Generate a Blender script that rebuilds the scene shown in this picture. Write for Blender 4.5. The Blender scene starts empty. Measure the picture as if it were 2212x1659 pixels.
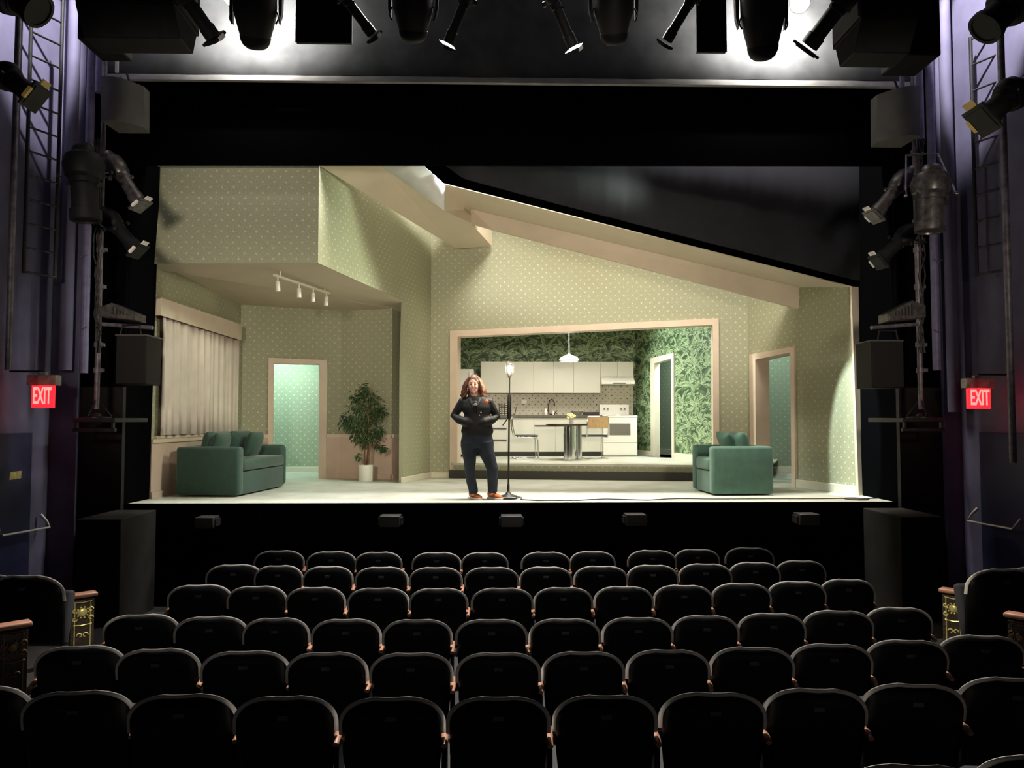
import bpy, math, random
from mathutils import Vector, Matrix, Euler
from mathutils.geometry import tessellate_polygon
random.seed(7)
sc = bpy.context.scene
C = sc.collection
PI = math.pi
# ------------------------------------------------------------------ camera
FPX, CXP, CYP = 1660.0, 1106.0, 829.5
CAMZ = 1.08
cam_d = bpy.data.cameras.new('camera'); cam = bpy.data.objects.new('camera', cam_d); C.objects.link(cam)
cam_d.sensor_fit = 'HORIZONTAL'; cam_d.sensor_width = 36.0; cam_d.lens = 36.0 * FPX / 2212.0
cam_d.clip_start = 0.05; cam_d.clip_end = 200
cam.location = (0, 0, CAMZ)
cam.rotation_euler = (math.radians(90 + 2.672), 0, math.radians(-1.31))
sc.camera = cam
CR = cam.rotation_euler.to_matrix(); CO = Vector((0, 0, CAMZ))
# ------------------------------------------------------------------ world, view
w = bpy.data.worlds.new('world'); sc.world = w; w.use_nodes = True
w.node_tree.nodes['Background'].inputs[0].default_value = (0.6, 0.62, 0.8, 1)
w.node_tree.nodes['Background'].inputs[1].default_value = 0.0
sc.view_settings.view_transform = 'Standard'; sc.view_settings.look = 'None'
sc.view_settings.gamma = 1.0; sc.view_settings.exposure = 0.0; sc.view_settings.use_curve_mapping = False
sc.cycles.use_denoising = True
sc.cycles.sample_clamp_indirect = 4.0
sc.cycles.max_bounces = 6; sc.cycles.diffuse_bounces = 4; sc.cycles.glossy_bounces = 3
# ------------------------------------------------------------------ lights (theatre rig, work lights and added unseen spots)
def area(name, loc, target, sx, sy, power, col, spread=180):
    d = bpy.data.lights.new(name, 'AREA'); d.shape = 'RECTANGLE'; d.size = sx; d.size_y = sy
    d.energy = power; d.color = col; d.spread = math.radians(spread)
    o = bpy.data.objects.new(name, d); C.objects.link(o); o.location = loc
    o.rotation_euler = (Vector(target) - Vector(loc)).to_track_quat('-Z', 'Y').to_euler()
    return o
def spotl(name, loc, target, ang, power, col, blend=0.6, rad=0.1):
    d = bpy.data.lights.new(name, 'SPOT'); d.spot_size = math.radians(ang); d.spot_blend = blend
    d.energy = power; d.color = col; d.shadow_soft_size = rad
    o = bpy.data.objects.new(name, d); C.objects.link(o); o.location = loc
    o.rotation_euler = (Vector(target) - Vector(loc)).to_track_quat('-Z', 'Y').to_euler()
    return o
def point(name, loc, power, col, rad=0.05):
    d = bpy.data.lights.new(name, 'POINT'); d.energy = power; d.color = col; d.shadow_soft_size = rad
    o = bpy.data.objects.new(name, d); C.objects.link(o); o.location = loc
    return o
WARM = (1.0, 0.86, 0.66); NEUT = (1.0, 0.95, 0.85); COOL = (0.80, 0.93, 1.0); GRN = (0.55, 1.0, 0.80)
for k, x_ in enumerate((-3.6, -1.2, 1.4, 3.9)):
    area('overhead_wash', (x_, 10.3 + .3 * (k > 0), 6.9), (x_, 10.55, 0), 2.2, 0.25, (90, 175, 170, 170)[k], NEUT, 110)
area('set_top_wash', (1.5, 11.9, 7.2), (0.6, 13.6, 1.5), 4.5, 1.0, 230, WARM, 140)
for x_, tx, p in ((-2.6, -2.9, 1400), (0.6, 0.3, 1080), (3.4, 3.4, 1050)):
    spotl('front_of_house_spot', (x_, 1.0, 2.55), (tx, 12.0, 2.6), 38, p, (1.0, .875, .71), 0.7, 0.35)
spotl('added_curtain_spot', (3.2, 2.5, 3.0), (-4.7, 12.2, 1.9), 20, 1200, (1.0, .86, .74), 0.9, 0.3)  # unseen lamp added to brighten the curtain
spotl('right_wall_spot', (3.5, 10.35, 4.75), (5.40, 11.0, 0.5), 16, 2600, (0.82, .97, .93), 0.25, 0.05)
spotl('armchair_spot', (-0.4, 10.45, 5.2), (3.2, 11.5, 0.4), 24, 420, (0.85, 1.0, .93), 0.6, 0.08)
spotl('diagonal_wall_spot', (2.6, 10.32, 4.6), (-1.9, 12.0, 2.7), 66, 950, (.86, 1.0, .74), 1.0, 0.2)
area('kitchen_ceiling_light', (1.6, 15.3, 3.3), (1.6, 15.6, 0), 3.0, 0.9, 80, (1.0, .95, .86), 115)
spotl('kitchen_side_light', (0.6, 14.9, 3.25), (4.2, 15.0, 1.7), 75, 650, (0.92, 1.0, .92), 0.6, 0.1)
area('teal_hall_light', (-4.5, 15.0, 2.8), (-4.6, 15.9, 0.9), 1.0, 0.4, 75, (0.74, 1.0, .88), 170)
area('right_hall_light', (5.3, 14.3, 3.1), (5.2, 15.4, 1.6), 0.8, 0.4, 20, (0.75, 1.0, .90), 170)
area('back_passage_light', (4.1, 15.9, 2.9), (4.2, 16.9, 1), 0.4, 0.4, 50, (0.8, 1.0, .92), 170)
area('skylight_daylight', (0.4, 11.3, 6.6), (-0.8, 11.5, 4.6), 1.0, 1.0, 170, (0.93, .95, 1.0), 120)
for x_, s_ in ((-4.3, -1), (4.75, 1)):
    spotl('side_work_light', (x_, 8.1, 7.9), (x_ + s_ * 1.4, 8.9, 6.4), 46, 1900, (1.0, .97, .95), .3, .03)
    point('side_fill_light', (x_ * .8, 7.6, 7.4), 14, (1.0, .97, .93), .05)
spotl('added_seating_spot', (0.2, 8.9, 7.9), (0.1, 5.2, -0.6), 64, 6500, (1.0, .95, .88), .8, .12)  # unseen lamp added to light the tops of the seat rims
spotl('added_panel_spot', (0.6, 2.0, 3.4), (-3.47, 6.6, -0.72), 4.5, 900, (1.0, .92, .70), .5, .04)  # unseen narrow spot added to brighten the left gilded panel
spotl('added_panel_spot', (0.2, 2.0, 3.4), (3.98, 6.6, -0.70), 4.5, 900, (1.0, .92, .70), .5, .04)  # same added spot for the right gilded panel

# ------------------------------------------------------------------ photo geometry helpers
def ray(px, py):
    return (CR @ Vector(((px - CXP) / FPX, (CYP - py) / FPX, -1.0)))
def at(px, py, Y):
    d = ray(px, py); return CO + d * (Y / d.y)
def fl(px, py, z=0.0):
    d = ray(px, py); return CO + d * ((z - CAMZ) / d.z)
def V(px, Y, py=907):
    p = at(px, py, Y); return (p.x, p.y)
class Wall:
    """vertical plane through two plan points; (s, z) coordinates along it"""
    def __init__(s, p0, p1):
        s.a = Vector((p0[0], p0[1])); s.b = Vector((p1[0], p1[1])); s.u = (s.b - s.a).normalized(); s.L = (s.b - s.a).length
        n = Vector((s.u.y, -s.u.x)); mid = (s.a + s.b) / 2
        if n.dot(-mid) < 0: n = -n
        s.n = n                                   # towards the camera
    def px(s, x, y, off=0.0):
        d = ray(x, y); a = s.a + s.n * off
        k = (a.dot(s.n)) / (d.x * s.n.x + d.y * s.n.y)
        p = CO + d * k
        return ((Vector((p.x, p.y)) - s.a).dot(s.u), p.z)
    def pt(s, q, off=0.0):
        p = s.a + s.u * q[0] + s.n * off
        return Vector((p.x, p.y, q[1]))
# ------------------------------------------------------------------ materials
def srgb(r, g, b):
    f = lambda c: (c / 255 / 12.92) if c / 255 <= 0.04045 else ((c / 255 + 0.055) / 1.055) ** 2.4
    return (f(r), f(g), f(b))
def mat(name, col, rough=0.6, metal=0.0, emit=None, es=0.0, var=0.0, scale=8.0, bump=0.0, bscale=60.0, alpha=1.0, trans=0.0, spec=0.5, sheen=0.0, coords='Object'):
    m = bpy.data.materials.new(name); m.use_nodes = True
    nt = m.node_tree; b = nt.nodes['Principled BSDF']
    b.inputs['Base Color'].default_value = (*col, 1); b.inputs['Roughness'].default_value = rough
    b.inputs['Metallic'].default_value = metal
    b.inputs['Specular IOR Level'].default_value = spec
    if sheen: b.inputs['Sheen Weight'].default_value = sheen; b.inputs['Sheen Roughness'].default_value = 0.4
    if trans: b.inputs['Transmission Weight'].default_value = trans
    if alpha < 1: b.inputs['Alpha'].default_value = alpha
    if emit: b.inputs['Emission Color'].default_value = (*emit, 1); b.inputs['Emission Strength'].default_value = es
    tc = nt.nodes.new('ShaderNodeTexCoord')
    if var > 0:
        n = nt.nodes.new('ShaderNodeTexNoise'); n.inputs['Scale'].default_value = scale; n.inputs['Detail'].default_value = 4
        nt.links.new(tc.outputs[coords], n.inputs['Vector'])
        r = nt.nodes.new('ShaderNodeValToRGB')
        r.color_ramp.elements[0].position = 0.3; r.color_ramp.elements[1].position = 0.7
        r.color_ramp.elements[0].color = (*[c * (1 - var) for c in col], 1)
        r.color_ramp.elements[1].color = (*[min(1, c * (1 + var)) for c in col], 1)
        nt.links.new(n.outputs['Fac'], r.inputs[0]); nt.links.new(r.outputs[0], b.inputs['Base Color'])
    if bump > 0:
        n = nt.nodes.new('ShaderNodeTexNoise'); n.inputs['Scale'].default_value = bscale; n.inputs['Detail'].default_value = 3
        nt.links.new(tc.outputs[coords], n.inputs['Vector'])
        bp = nt.nodes.new('ShaderNodeBump'); bp.inputs['Strength'].default_value = bump; bp.inputs['Distance'].default_value = 0.01
        nt.links.new(n.outputs['Fac'], bp.inputs['Height']); nt.links.new(bp.outputs[0], b.inputs['Normal'])
    return m
def wallpaper(name, base, dot, pitch=(0.157, 0.152), r=0.017):
    """small sprigs in a half-drop lattice over a lightly mottled ground (UV = metres along the wall, height)"""
    m = bpy.data.materials.new(name); m.use_nodes = True; nt = m.node_tree; N = nt.nodes; L = nt.links
    b = N['Principled BSDF']; b.inputs['Roughness'].default_value = 0.65
    uv = N.new('ShaderNodeUVMap'); uv.uv_map = 'UVMap'
    nz = N.new('ShaderNodeTexNoise'); nz.inputs['Scale'].default_value = 38; nz.inputs['Detail'].default_value = 3
    L.new(uv.outputs[0], nz.inputs['Vector'])
    c = N.new('ShaderNodeVectorMath'); c.operation = 'SUBTRACT'; L.new(nz.outputs['Color'], c.inputs[0]); c.inputs[1].default_value = (.5, .5, .5)
    s = N.new('ShaderNodeVectorMath'); s.operation = 'SCALE'; L.new(c.outputs[0], s.inputs[0]); s.inputs['Scale'].default_value = 0.030
    a = N.new('ShaderNodeVectorMath'); a.operation = 'ADD'; L.new(uv.outputs[0], a.inputs[0]); L.new(s.outputs[0], a.inputs[1])
    outs = []
    for off in ((0, 0), (0.5, 0.5)):
        d = N.new('ShaderNodeVectorMath'); d.operation = 'DIVIDE'; L.new(a.outputs[0], d.inputs[0]); d.inputs[1].default_value = (pitch[0], pitch[1], 1)
        o = N.new('ShaderNodeVectorMath'); o.operation = 'ADD'; L.new(d.outputs[0], o.inputs[0]); o.inputs[1].default_value = (*off, 0)
        f = N.new('ShaderNodeVectorMath'); f.operation = 'FRACTION'; L.new(o.outputs[0], f.inputs[0])
        g = N.new('ShaderNodeVectorMath'); g.operation = 'SUBTRACT'; L.new(f.outputs[0], g.inputs[0]); g.inputs[1].default_value = (.5, .5, 0)
        h = N.new('ShaderNodeVectorMath'); h.operation = 'MULTIPLY'; L.new(g.outputs[0], h.inputs[0]); h.inputs[1].default_value = (pitch[0], pitch[1], 0)
        l = N.new('ShaderNodeVectorMath'); l.operation = 'LENGTH'; L.new(h.outputs[0], l.inputs[0]); outs.append(l)
    mn = N.new('ShaderNodeMath'); mn.operation = 'MINIMUM'; L.new(outs[0].outputs['Value'], mn.inputs[0]); L.new(outs[1].outputs['Value'], mn.inputs[1])
    mr = N.new('ShaderNodeMapRange'); mr.inputs['From Min'].default_value = r; mr.inputs['From Max'].default_value = r * 0.55
    L.new(mn.outputs[0], mr.inputs[0])
    n2 = N.new('ShaderNodeTexNoise'); n2.inputs['Scale'].default_value = 75; n2.inputs['Detail'].default_value = 4; L.new(uv.outputs[0], n2.inputs['Vector'])
    rp = N.new('ShaderNodeValToRGB'); rp.color_ramp.elements[0].position = .38; rp.color_ramp.elements[1].position = .66
    rp.color_ramp.elements[0].color = (*[x * 0.84 for x in base], 1); rp.color_ramp.elements[1].color = (*[min(1, x * 1.18) for x in base], 1)
    L.new(n2.outputs['Fac'], rp.inputs[0])
    mx = N.new('ShaderNodeMix'); mx.data_type = 'RGBA'; L.new(mr.outputs[0], mx.inputs[0]); L.new(rp.outputs[0], mx.inputs[6]); mx.inputs[7].default_value = (*dot, 1)
    L.new(mx.outputs[2], b.inputs['Base Color'])
    return m
M = {}
M['paper'] = wallpaper('sprig_wallpaper', (0.325, 0.328, 0.218), (0.52, 0.50, 0.36))
M['paper_hall'] = wallpaper('hall_wallpaper', (0.30, 0.36, 0.26), (0.52, 0.58, 0.42))
M['cream'] = mat('cream_paint', (0.60, 0.51, 0.40), 0.6, var=0.05, scale=3)
M['trim'] = mat('trim_paint', (0.62, 0.50, 0.39), 0.5, var=0.05, scale=4)
M['wains'] = mat('pink_dado_paint', (0.56, 0.42, 0.33), 0.6, var=0.07, scale=3)
M['ceil'] = mat('alcove_ceiling_paint', (0.52, 0.44, 0.33), 0.7, var=0.04, scale=3)
M['beam'] = mat('beam_paint', (0.60, 0.52, 0.40), 0.65, var=0.04, scale=2)
M['deck'] = mat('pale_painted_deck', (0.50, 0.51, 0.43), 0.5, var=0.16, scale=2.2, bump=0.1)
M['black'] = mat('black_masking', (0.0022, 0.0022, 0.0026), 0.95, spec=0.0)
M['drape'] = mat('black_velour', (0.014, 0.014, 0.018), 0.95, spec=0.05, var=0.15, scale=2)
M['charcoal'] = mat('grey_painted_board', (0.11, 0.112, 0.115), 0.8, var=0.25, scale=3, spec=0.2)
M['pros'] = mat('dark_proscenium_paint', (0.014, 0.013, 0.012), 0.8, var=0.3, scale=4, spec=0.2)
M['hem'] = mat('white_hem', (0.36, 0.35, 0.335), 0.7, var=0.15, scale=6)
M['navy'] = mat('blue_violet_house_paint', (0.13, 0.12, 0.195), 0.7, var=0.15, scale=3, spec=0.2)
M['floorh'] = mat('dark_house_floor', (0.024, 0.023, 0.021), 0.6, var=0.3, scale=3)
M['steel'] = mat('painted_steel', (0.035, 0.035, 0.037), 0.42, metal=0.5, var=0.3, scale=10)
M['rust'] = mat('worn_pipe', (0.16, 0.14, 0.17), 0.5, metal=0.3, var=0.4, scale=14)
M['blackm'] = mat('black_lamp_enamel', (0.009, 0.009, 0.010), 0.6, var=0.3, scale=12, spec=.25)
M['dgrey'] = mat('dark_grey_plastic', (0.022, 0.021, 0.021), 0.5, var=0.2, scale=6)
M['grille'] = mat('speaker_cloth', (0.12, 0.115, 0.11), 0.8, var=0.15, scale=5, bump=0.3, bscale=200)
M['alu'] = mat('bare_aluminium', (0.8, 0.79, 0.77), 0.4, metal=0.3)
M['white'] = mat('white_enamel', (0.78, 0.76, 0.68), 0.4)
M['tab'] = mat('white_tape', (0.85, 0.83, 0.80), 0.6)
M['chrome'] = mat('chrome', (0.75, 0.74, 0.74), 0.12, metal=1.0)
M['whitecab'] = mat('cream_cabinet_laminate', (0.60, 0.59, 0.50), 0.45, var=0.03, scale=2)
M['counter'] = mat('dark_olive_worktop', (0.05, 0.048, 0.03), 0.35, var=0.4, scale=20)
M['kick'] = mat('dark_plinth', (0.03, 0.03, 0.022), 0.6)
M['velvet'] = mat('dark_green_velvet', (0.026, 0.062, 0.044), 0.8, var=0.12, scale=9, sheen=0.25, bump=0.15, bscale=120)
M['velvetb'] = mat('green_velvet', (0.062, 0.135, 0.098), 0.8, var=0.12, scale=9, sheen=0.3, bump=0.15, bscale=120)
M['cloth'] = mat('sheer_curtain', (0.62, 0.53, 0.47), 0.8, var=0.06, scale=5)
M['sheer'] = mat('white_muslin', (0.80, 0.80, 0.84), 0.8, var=0.05, scale=3, spec=0.1)
M['glow'] = mat('lamp_glass_warm', (1, 0.9, 0.7), 0.3, emit=(1.0, 0.88, 0.62), es=45)
M['glowc'] = mat('lamp_glass_cool', (1, 1, 1), 0.3, emit=(1.0, 0.95, 0.86), es=120)
M['exit'] = mat('exit_sign_red', (0.75, 0.03, 0.04), 0.4, emit=(1.0, 0.03, 0.05), es=0.95)
M['exitl'] = mat('exit_letters', (0.9, 0.5, 0.45), 0.4, emit=(1.0, 0.42, 0.36), es=1.0)
M['seatp'] = mat('black_seat_shell', (0.003, 0.003, 0.0035), 0.5, spec=0.2)
M['seatrim'] = mat('glossy_edge_highlight', (0.80, 0.77, 0.73), 0.3, spec=.8)  # pale colour puts the rim highlight into the black seat's edge
M['seatf'] = mat('charcoal_seat_cloth', (0.012, 0.012, 0.016), 0.9)
M['arm'] = mat('rosy_wood_armrest', (0.40, 0.19, 0.12), 0.4, var=0.15, scale=12)
M['plate'] = mat('dull_number_plate', (0.10, 0.095, 0.09), 0.4, metal=0.5)
M['brass'] = mat('gilded_casting', (0.85, 0.70, 0.28), 0.35, metal=0.45, var=0.3, scale=30)
M['castd'] = mat('dark_cast_panel', (0.035, 0.024, 0.016), 0.45, bump=0.8, bscale=35)
M['skin'] = mat('skin', (0.66, 0.37, 0.28), 0.5)
M['hair'] = mat('auburn_hair', (0.105, 0.035, 0.020), 0.5, var=0.5, scale=40)
M['jacket'] = mat('black_jacket', (0.010, 0.010, 0.011), 0.65, bump=0.5, bscale=14, spec=.3)
M['jeans'] = mat('dark_denim', (0.014, 0.020, 0.032), 0.8, var=0.35, scale=8, bump=0.2, bscale=18)
M['orange'] = mat('orange_leather', (0.62, 0.15, 0.04), 0.5)
M['leaf'] = mat('ficus_leaf', (0.035, 0.075, 0.022), 0.5, var=0.5, scale=9)
M['bark'] = mat('brown_stem', (0.14, 0.07, 0.03), 0.8, var=0.3, scale=20)
M['cane'] = mat('woven_cane', (0.62, 0.40, 0.20), 0.6, var=0.15, scale=25)
M['blackpad'] = mat('black_seat_pad', (0.015, 0.013, 0.014), 0.5)
M['jdark'] = mat('jungle_dark', (0.030, 0.058, 0.024), 0.6, var=0.35, scale=4)
M['jmid'] = mat('jungle_leaf_mid', (0.065, 0.115, 0.048), 0.6, var=0.3, scale=9)
M['jlite'] = mat('jungle_leaf_light', (0.19, 0.28, 0.14), 0.6, var=0.3, scale=11)
M['jpale'] = mat('jungle_leaf_rib', (0.40, 0.50, 0.30), 0.6)
M['splash'] = mat('backsplash_tile', (0.45, 0.41, 0.31), 0.4, var=0.06, scale=8)
M['ink'] = mat('tile_motif', (0.03, 0.03, 0.025), 0.5)
M['glassd'] = mat('dark_oven_glass', (0.13, 0.12, 0.10), 0.25)
M['yellow'] = mat('pale_yellow_petal', (0.85, 0.78, 0.40), 0.6)
M['glass'] = mat('clear_glass', (0.85, 0.88, 0.86), 0.08, alpha=0.35)
M['badge'] = mat('orange_badge', (0.80, 0.20, 0.07), 0.5)
M['greyprint'] = mat('grey_print', (0.30, 0.30, 0.36), 0.6)
M['teeth'] = mat('white_teeth', (0.85, 0.82, 0.78), 0.3)
M['dark'] = mat('dark_feature', (0.03, 0.015, 0.012), 0.5)
M['lip'] = mat('lip', (0.50, 0.13, 0.12), 0.4)
M['boxk'] = mat('worn_black_cabinet', (0.008, 0.0075, 0.007), 0.6, spec=.2)
M['cable'] = mat('black_cable', (0.02, 0.02, 0.02), 0.5)
# ------------------------------------------------------------------ mesh helpers
class MB:
    def __init__(s): s.v = []; s.f = []; s.m = []; s.cur = 0; s.uv = None
    def vert(s, p): s.v.append(tuple(p)); return len(s.v) - 1
    def face(s, idx): s.f.append(tuple(idx)); s.m.append(s.cur)
    def poly(s, pts): s.face([s.vert(p) for p in pts])
    def box(s, lo, hi, X=None):
        c = [(x, y, z) for x in (lo[0], hi[0]) for y in (lo[1], hi[1]) for z in (lo[2], hi[2])]
        if X is not None: c = [X @ Vector(p) for p in c]
        i = [s.vert(p) for p in c]
        for q in ((0, 1, 3, 2), (4, 6, 7, 5), (0, 4, 5, 1), (2, 3, 7, 6), (0, 2, 6, 4), (1, 5, 7, 3)): s.face([i[k] for k in q])
        return s
    def cbox(s, c, size, X=None):
        h = [k / 2 for k in size]
        return s.box([c[i] - h[i] for i in range(3)], [c[i] + h[i] for i in range(3)], X)
    def prism(s, pts, dv):
        """closed outline extruded by a vector"""
        a = [s.vert(p) for p in pts]; b = [s.vert(Vector(p) + Vector(dv)) for p in pts]
        s.face(a[::-1]); s.face(b); n = len(pts)
        for k in range(n): s.face((a[k], a[(k + 1) % n], b[(k + 1) % n], b[k]))
        return s
    def frame_of(s, d, up=None):
        d = Vector(d).normalized(); up = Vector(up) if up is not None else (Vector((0, 0, 1)) if abs(d.z) < 0.95 else Vector((0, 1, 0)))
        x = d.cross(up).normalized(); y = x.cross(d).normalized(); return x, y
    def tube(s, pts, rad, n=10, cap=True, flat=1.0, up=None):
        pts = [Vector(p) for p in pts]; k = len(pts)
        if not isinstance(rad, (list, tuple)): rad = [rad] * k
        rings = []; px = None
        for i in range(k):
            d = pts[min(i + 1, k - 1)] - pts[max(i - 1, 0)]
            if px is None: x, y = s.frame_of(d, up)
            else:
                dn = d.normalized(); x = (px - dn * px.dot(dn)).normalized(); y = x.cross(dn)
            px = x
            rx = rad[i][0] if isinstance(rad[i], (tuple, list)) else rad[i]
            ry = rad[i][1] if isinstance(rad[i], (tuple, list)) else rad[i] * flat
            rings.append([s.vert(pts[i] + x * (math.cos(2 * PI * j / n) * rx) + y * (math.sin(2 * PI * j / n) * ry)) for j in range(n)])
        for a, b in zip(rings, rings[1:]):
            for j in range(n): s.face((a[j], a[(j + 1) % n], b[(j + 1) % n], b[j]))
        if cap: s.face(rings[0][::-1]); s.face(rings[-1])
        return s
    def cyl(s, a, b, r, r2=None, n=16): return s.tube([a, b], [r, r if r2 is None else r2], n)
    def lathe(s, prof, o, axis=(0, 0, 1), n=20, cap=True):
        """prof: (distance along axis, radius)"""
        ax = Vector(axis).normalized(); x, y = s.frame_of(ax); o = Vector(o); rings = []
        for t, r in prof:
            rings.append([s.vert(o + ax * t + x * (math.cos(2 * PI * j / n) * r) + y * (math.sin(2 * PI * j / n) * r)) for j in range(n)])
        for a, b in zip(rings, rings[1:]):
            for j in range(n): s.face((a[j], a[(j + 1) % n], b[(j + 1) % n], b[j]))
        if cap: s.face(rings[0][::-1]); s.face(rings[-1])
        return s
    def ball(s, c, r, n=12, m=8):
        r = r if isinstance(r, (tuple, list)) else (r, r, r); c = Vector(c); rings = []
        top = s.vert(c + Vector((0, 0, r[2]))); bot = s.vert(c - Vector((0, 0, r[2])))
        for i in range(1, m):
            a = PI * i / m
            rings.append([s.vert(c + Vector((r[0] * math.sin(a) * math.cos(2 * PI * j / n), r[1] * math.sin(a) * math.sin(2 * PI * j / n), r[2] * math.cos(a)))) for j in range(n)])
        for j in range(n):
            s.face((top, rings[0][j], rings[0][(j + 1) % n])); s.face((bot, rings[-1][(j + 1) % n], rings[-1][j]))
        for a, b in zip(rings, rings[1:]):
            for j in range(n): s.face((a[j], b[j], b[(j + 1) % n], a[(j + 1) % n]))
        return s
    def build(s, name, mats, parent=None, smooth=None, bevel=0, seg=2, world=False, sub=0):
        me = bpy.data.meshes.new(name)
        vs = s.v
        if world and parent is not None:
            inv = Matrix.LocRotScale(parent.location, parent.rotation_euler, None).inverted(); vs = [inv @ Vector(p) for p in vs]
        me.from_pydata([tuple(p) for p in vs], [], s.f)
        for m in (mats if isinstance(mats, (list, tuple)) else [mats]): me.materials.append(M[m] if isinstance(m, str) else m)
        me.polygons.foreach_set('material_index', s.m)
        me.update()
        import bmesh
        bm = bmesh.new(); bm.from_mesh(me); bmesh.ops.recalc_face_normals(bm, faces=bm.faces); bm.to_mesh(me); bm.free()
        o = bpy.data.objects.new(name, me); C.objects.link(o)
        if parent is not None: o.parent = parent
        if smooth is not None:
            me.polygons.foreach_set('use_smooth', [True] * len(me.polygons))
            me.set_sharp_from_angle(angle=math.radians(smooth))
        if bevel:
            b = o.modifiers.new('bevel', 'BEVEL'); b.width = bevel; b.segments = seg; b.limit_method = 'ANGLE'; b.angle_limit = math.radians(40)
            me.polygons.foreach_set('use_smooth', [True] * len(me.polygons))
            if smooth is None: me.set_sharp_from_angle(angle=math.radians(50)) if seg < 3 else None
        if sub:
            b = o.modifiers.new('sub', 'SUBSURF'); b.levels = sub; b.render_levels = sub
            me.polygons.foreach_set('use_smooth', [True] * len(me.polygons))
        return o
def tag(o, label=None, cat=None, group=None, kind=None):
    if label: o['label'] = label
    if cat: o['category'] = cat
    if group: o['group'] = group
    if kind: o['kind'] = kind
    return o
def thing(name, label, cat, loc=(0, 0, 0), rz=0.0, group=None):
    o = bpy.data.objects.new(name, None); C.objects.link(o); o.location = loc; o.rotation_euler = (0, 0, rz); o.empty_display_size = 0.1
    return tag(o, label, cat, group)
def struct(o): o['kind'] = 'structure'; return o
def slab(W, outer, holes, f, b, uv=True):
    """flat panel on a Wall: outer/holes in (s, z), from offset f (front) to b (back); returns MB and uvs per vertex"""
    mb = MB(); mb.uvs = []
    loops = [outer] + holes
    for off in (f, b):
        for lp in loops:
            for q in lp: mb.vert(W.pt(q, off)); mb.uvs.append(q)
    n = sum(len(l) for l in loops)
    tri = tessellate_polygon([[Vector((q[0], q[1], 0)) for q in lp] for lp in loops])
    for t in tri:
        mb.face(t); mb.face([k + n for k in t][::-1])
    base = 0
    for lp in loops:
        m = len(lp)
        for k in range(m):
            a, c = base + k, base + (k + 1) % m
            mb.face((a, c, c + n, a + n))
        base += m
    return mb
def add_uv(o, mb):
    me = o.data; ul = me.uv_layers.new(name='UVMap')
    for p in me.polygons:
        for li in p.loop_indices: ul.data[li].uv = mb.uvs[me.loops[li].vertex_index] if len(p.vertices) == 3 else (0.04, 0.04)
    return o
def wallobj(name, W, outer, holes=(), thick=0.06, m='paper', f=0.0, parent=None):
    mb = slab(W, outer, list(holes), f, f - thick)
    o = add_uv(mb.build(name, m, parent), mb)
    return o
def px2(W, pts, off=0.0): return [W.px(x, y, off) for x, y in pts]
# ================================================================== THE SETTING: stage house
YF = fl(1100, 1085.5).y
WC = Wall(V(344, 10.45), V(683, 10.45))                 # upper fascia of the alcove
pA = V(683, 10.45); pB = V(930, 14.5)
WD = Wall(pA, pB)                                       # long diagonal wall
WL = Wall((fl(322, 1078).x, fl(322, 1078).y), V(517, 13.9))   # stage-left wall with the curtained window
WE = Wall(V(517, 13.9), V(735, 14.35))                  # wall with the teal-lit doorway
WG = Wall(V(735, 14.35), V(846, 14.05))
WH = Wall(V(846, 14.05), V(893, 14.95))
WB = Wall(V(930, 14.5), V(1618, 13.45))                 # wall with the wide kitchen opening
WR = Wall(V(1618, 13.45), (fl(1853, 1070).x, fl(1853, 1070).y))   # right wall with the doorway
# stage deck: one floor for the whole set
mb = MB(); mb.box((-5.6, YF, -0.12), (6.1, 19.5, 0.0)); struct(mb.build('floor', 'deck'))
mb = MB(); mb.box((-6.3, YF - 0.03, -1.45), (6.9, YF, -0.004)); struct(mb.build('wall_stage_front', 'black'))
# proscenium and black masking
zT = at(1100, 178, 9.95).z
xl = at(267, 1087, 10.0).x; xr = at(1940, 1083, 10.0).x
xlo = -5.62; xro = 6.06
mb = MB(); mb.box((xlo - 1.5, 9.92, -1.4), (xl, 10.0, 1.5)); struct(mb.build('wall_proscenium_left', 'pros')); mb = MB(); mb.box((xlo - 1.5, 9.92, 1.5), (xl, 10.0, 7.6)); struct(mb.build('wall_proscenium_upper_left', 'black'))
mb = MB(); mb.box((xr, 9.92, -1.4), (xro + 1.5, 10.0, 1.5)); struct(mb.build('wall_proscenium_right', 'pros')); mb = MB(); mb.box((xr, 9.92, 1.5), (xro + 1.5, 10.0, 7.6)); struct(mb.build('wall_proscenium_upper_right', 'black'))
lt = at(346, 358, 10.42); lb = fl(322, 1078)
mb = MB(); mb.prism([(xl, 10.0, 0), (lb.x, lb.y, 0), (lt.x, lt.y, 4.52), (xl + .02, 10.0, 4.52)], (-0.5, 0, 0)); struct(mb.build('wall_masking_left', 'black'))
rb = fl(1853, 1068.5); rt = at(1850, 400, rb.y)
mb = MB(); mb.prism([(xr, 10.0, 0), (rb.x, rb.y, 0), (rt.x, rt.y, 4.9), (xr - .02, 10.0, 4.9)], (0.5, 0, 0)); struct(mb.build('wall_masking_right', 'black'))
hz = at(340, 358.5, 10.2).z; hz2 = at(1850, 362, 10.2).z
mb = MB(); mb.prism([(-5.4, 10.16, hz), (6.0, 10.16, hz2 + .03), (6.0, 10.16, 7.6), (-5.4, 10.16, 7.6)], (0, 0.05, 0)); struct(mb.build('wall_black_header', 'black'))
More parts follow.
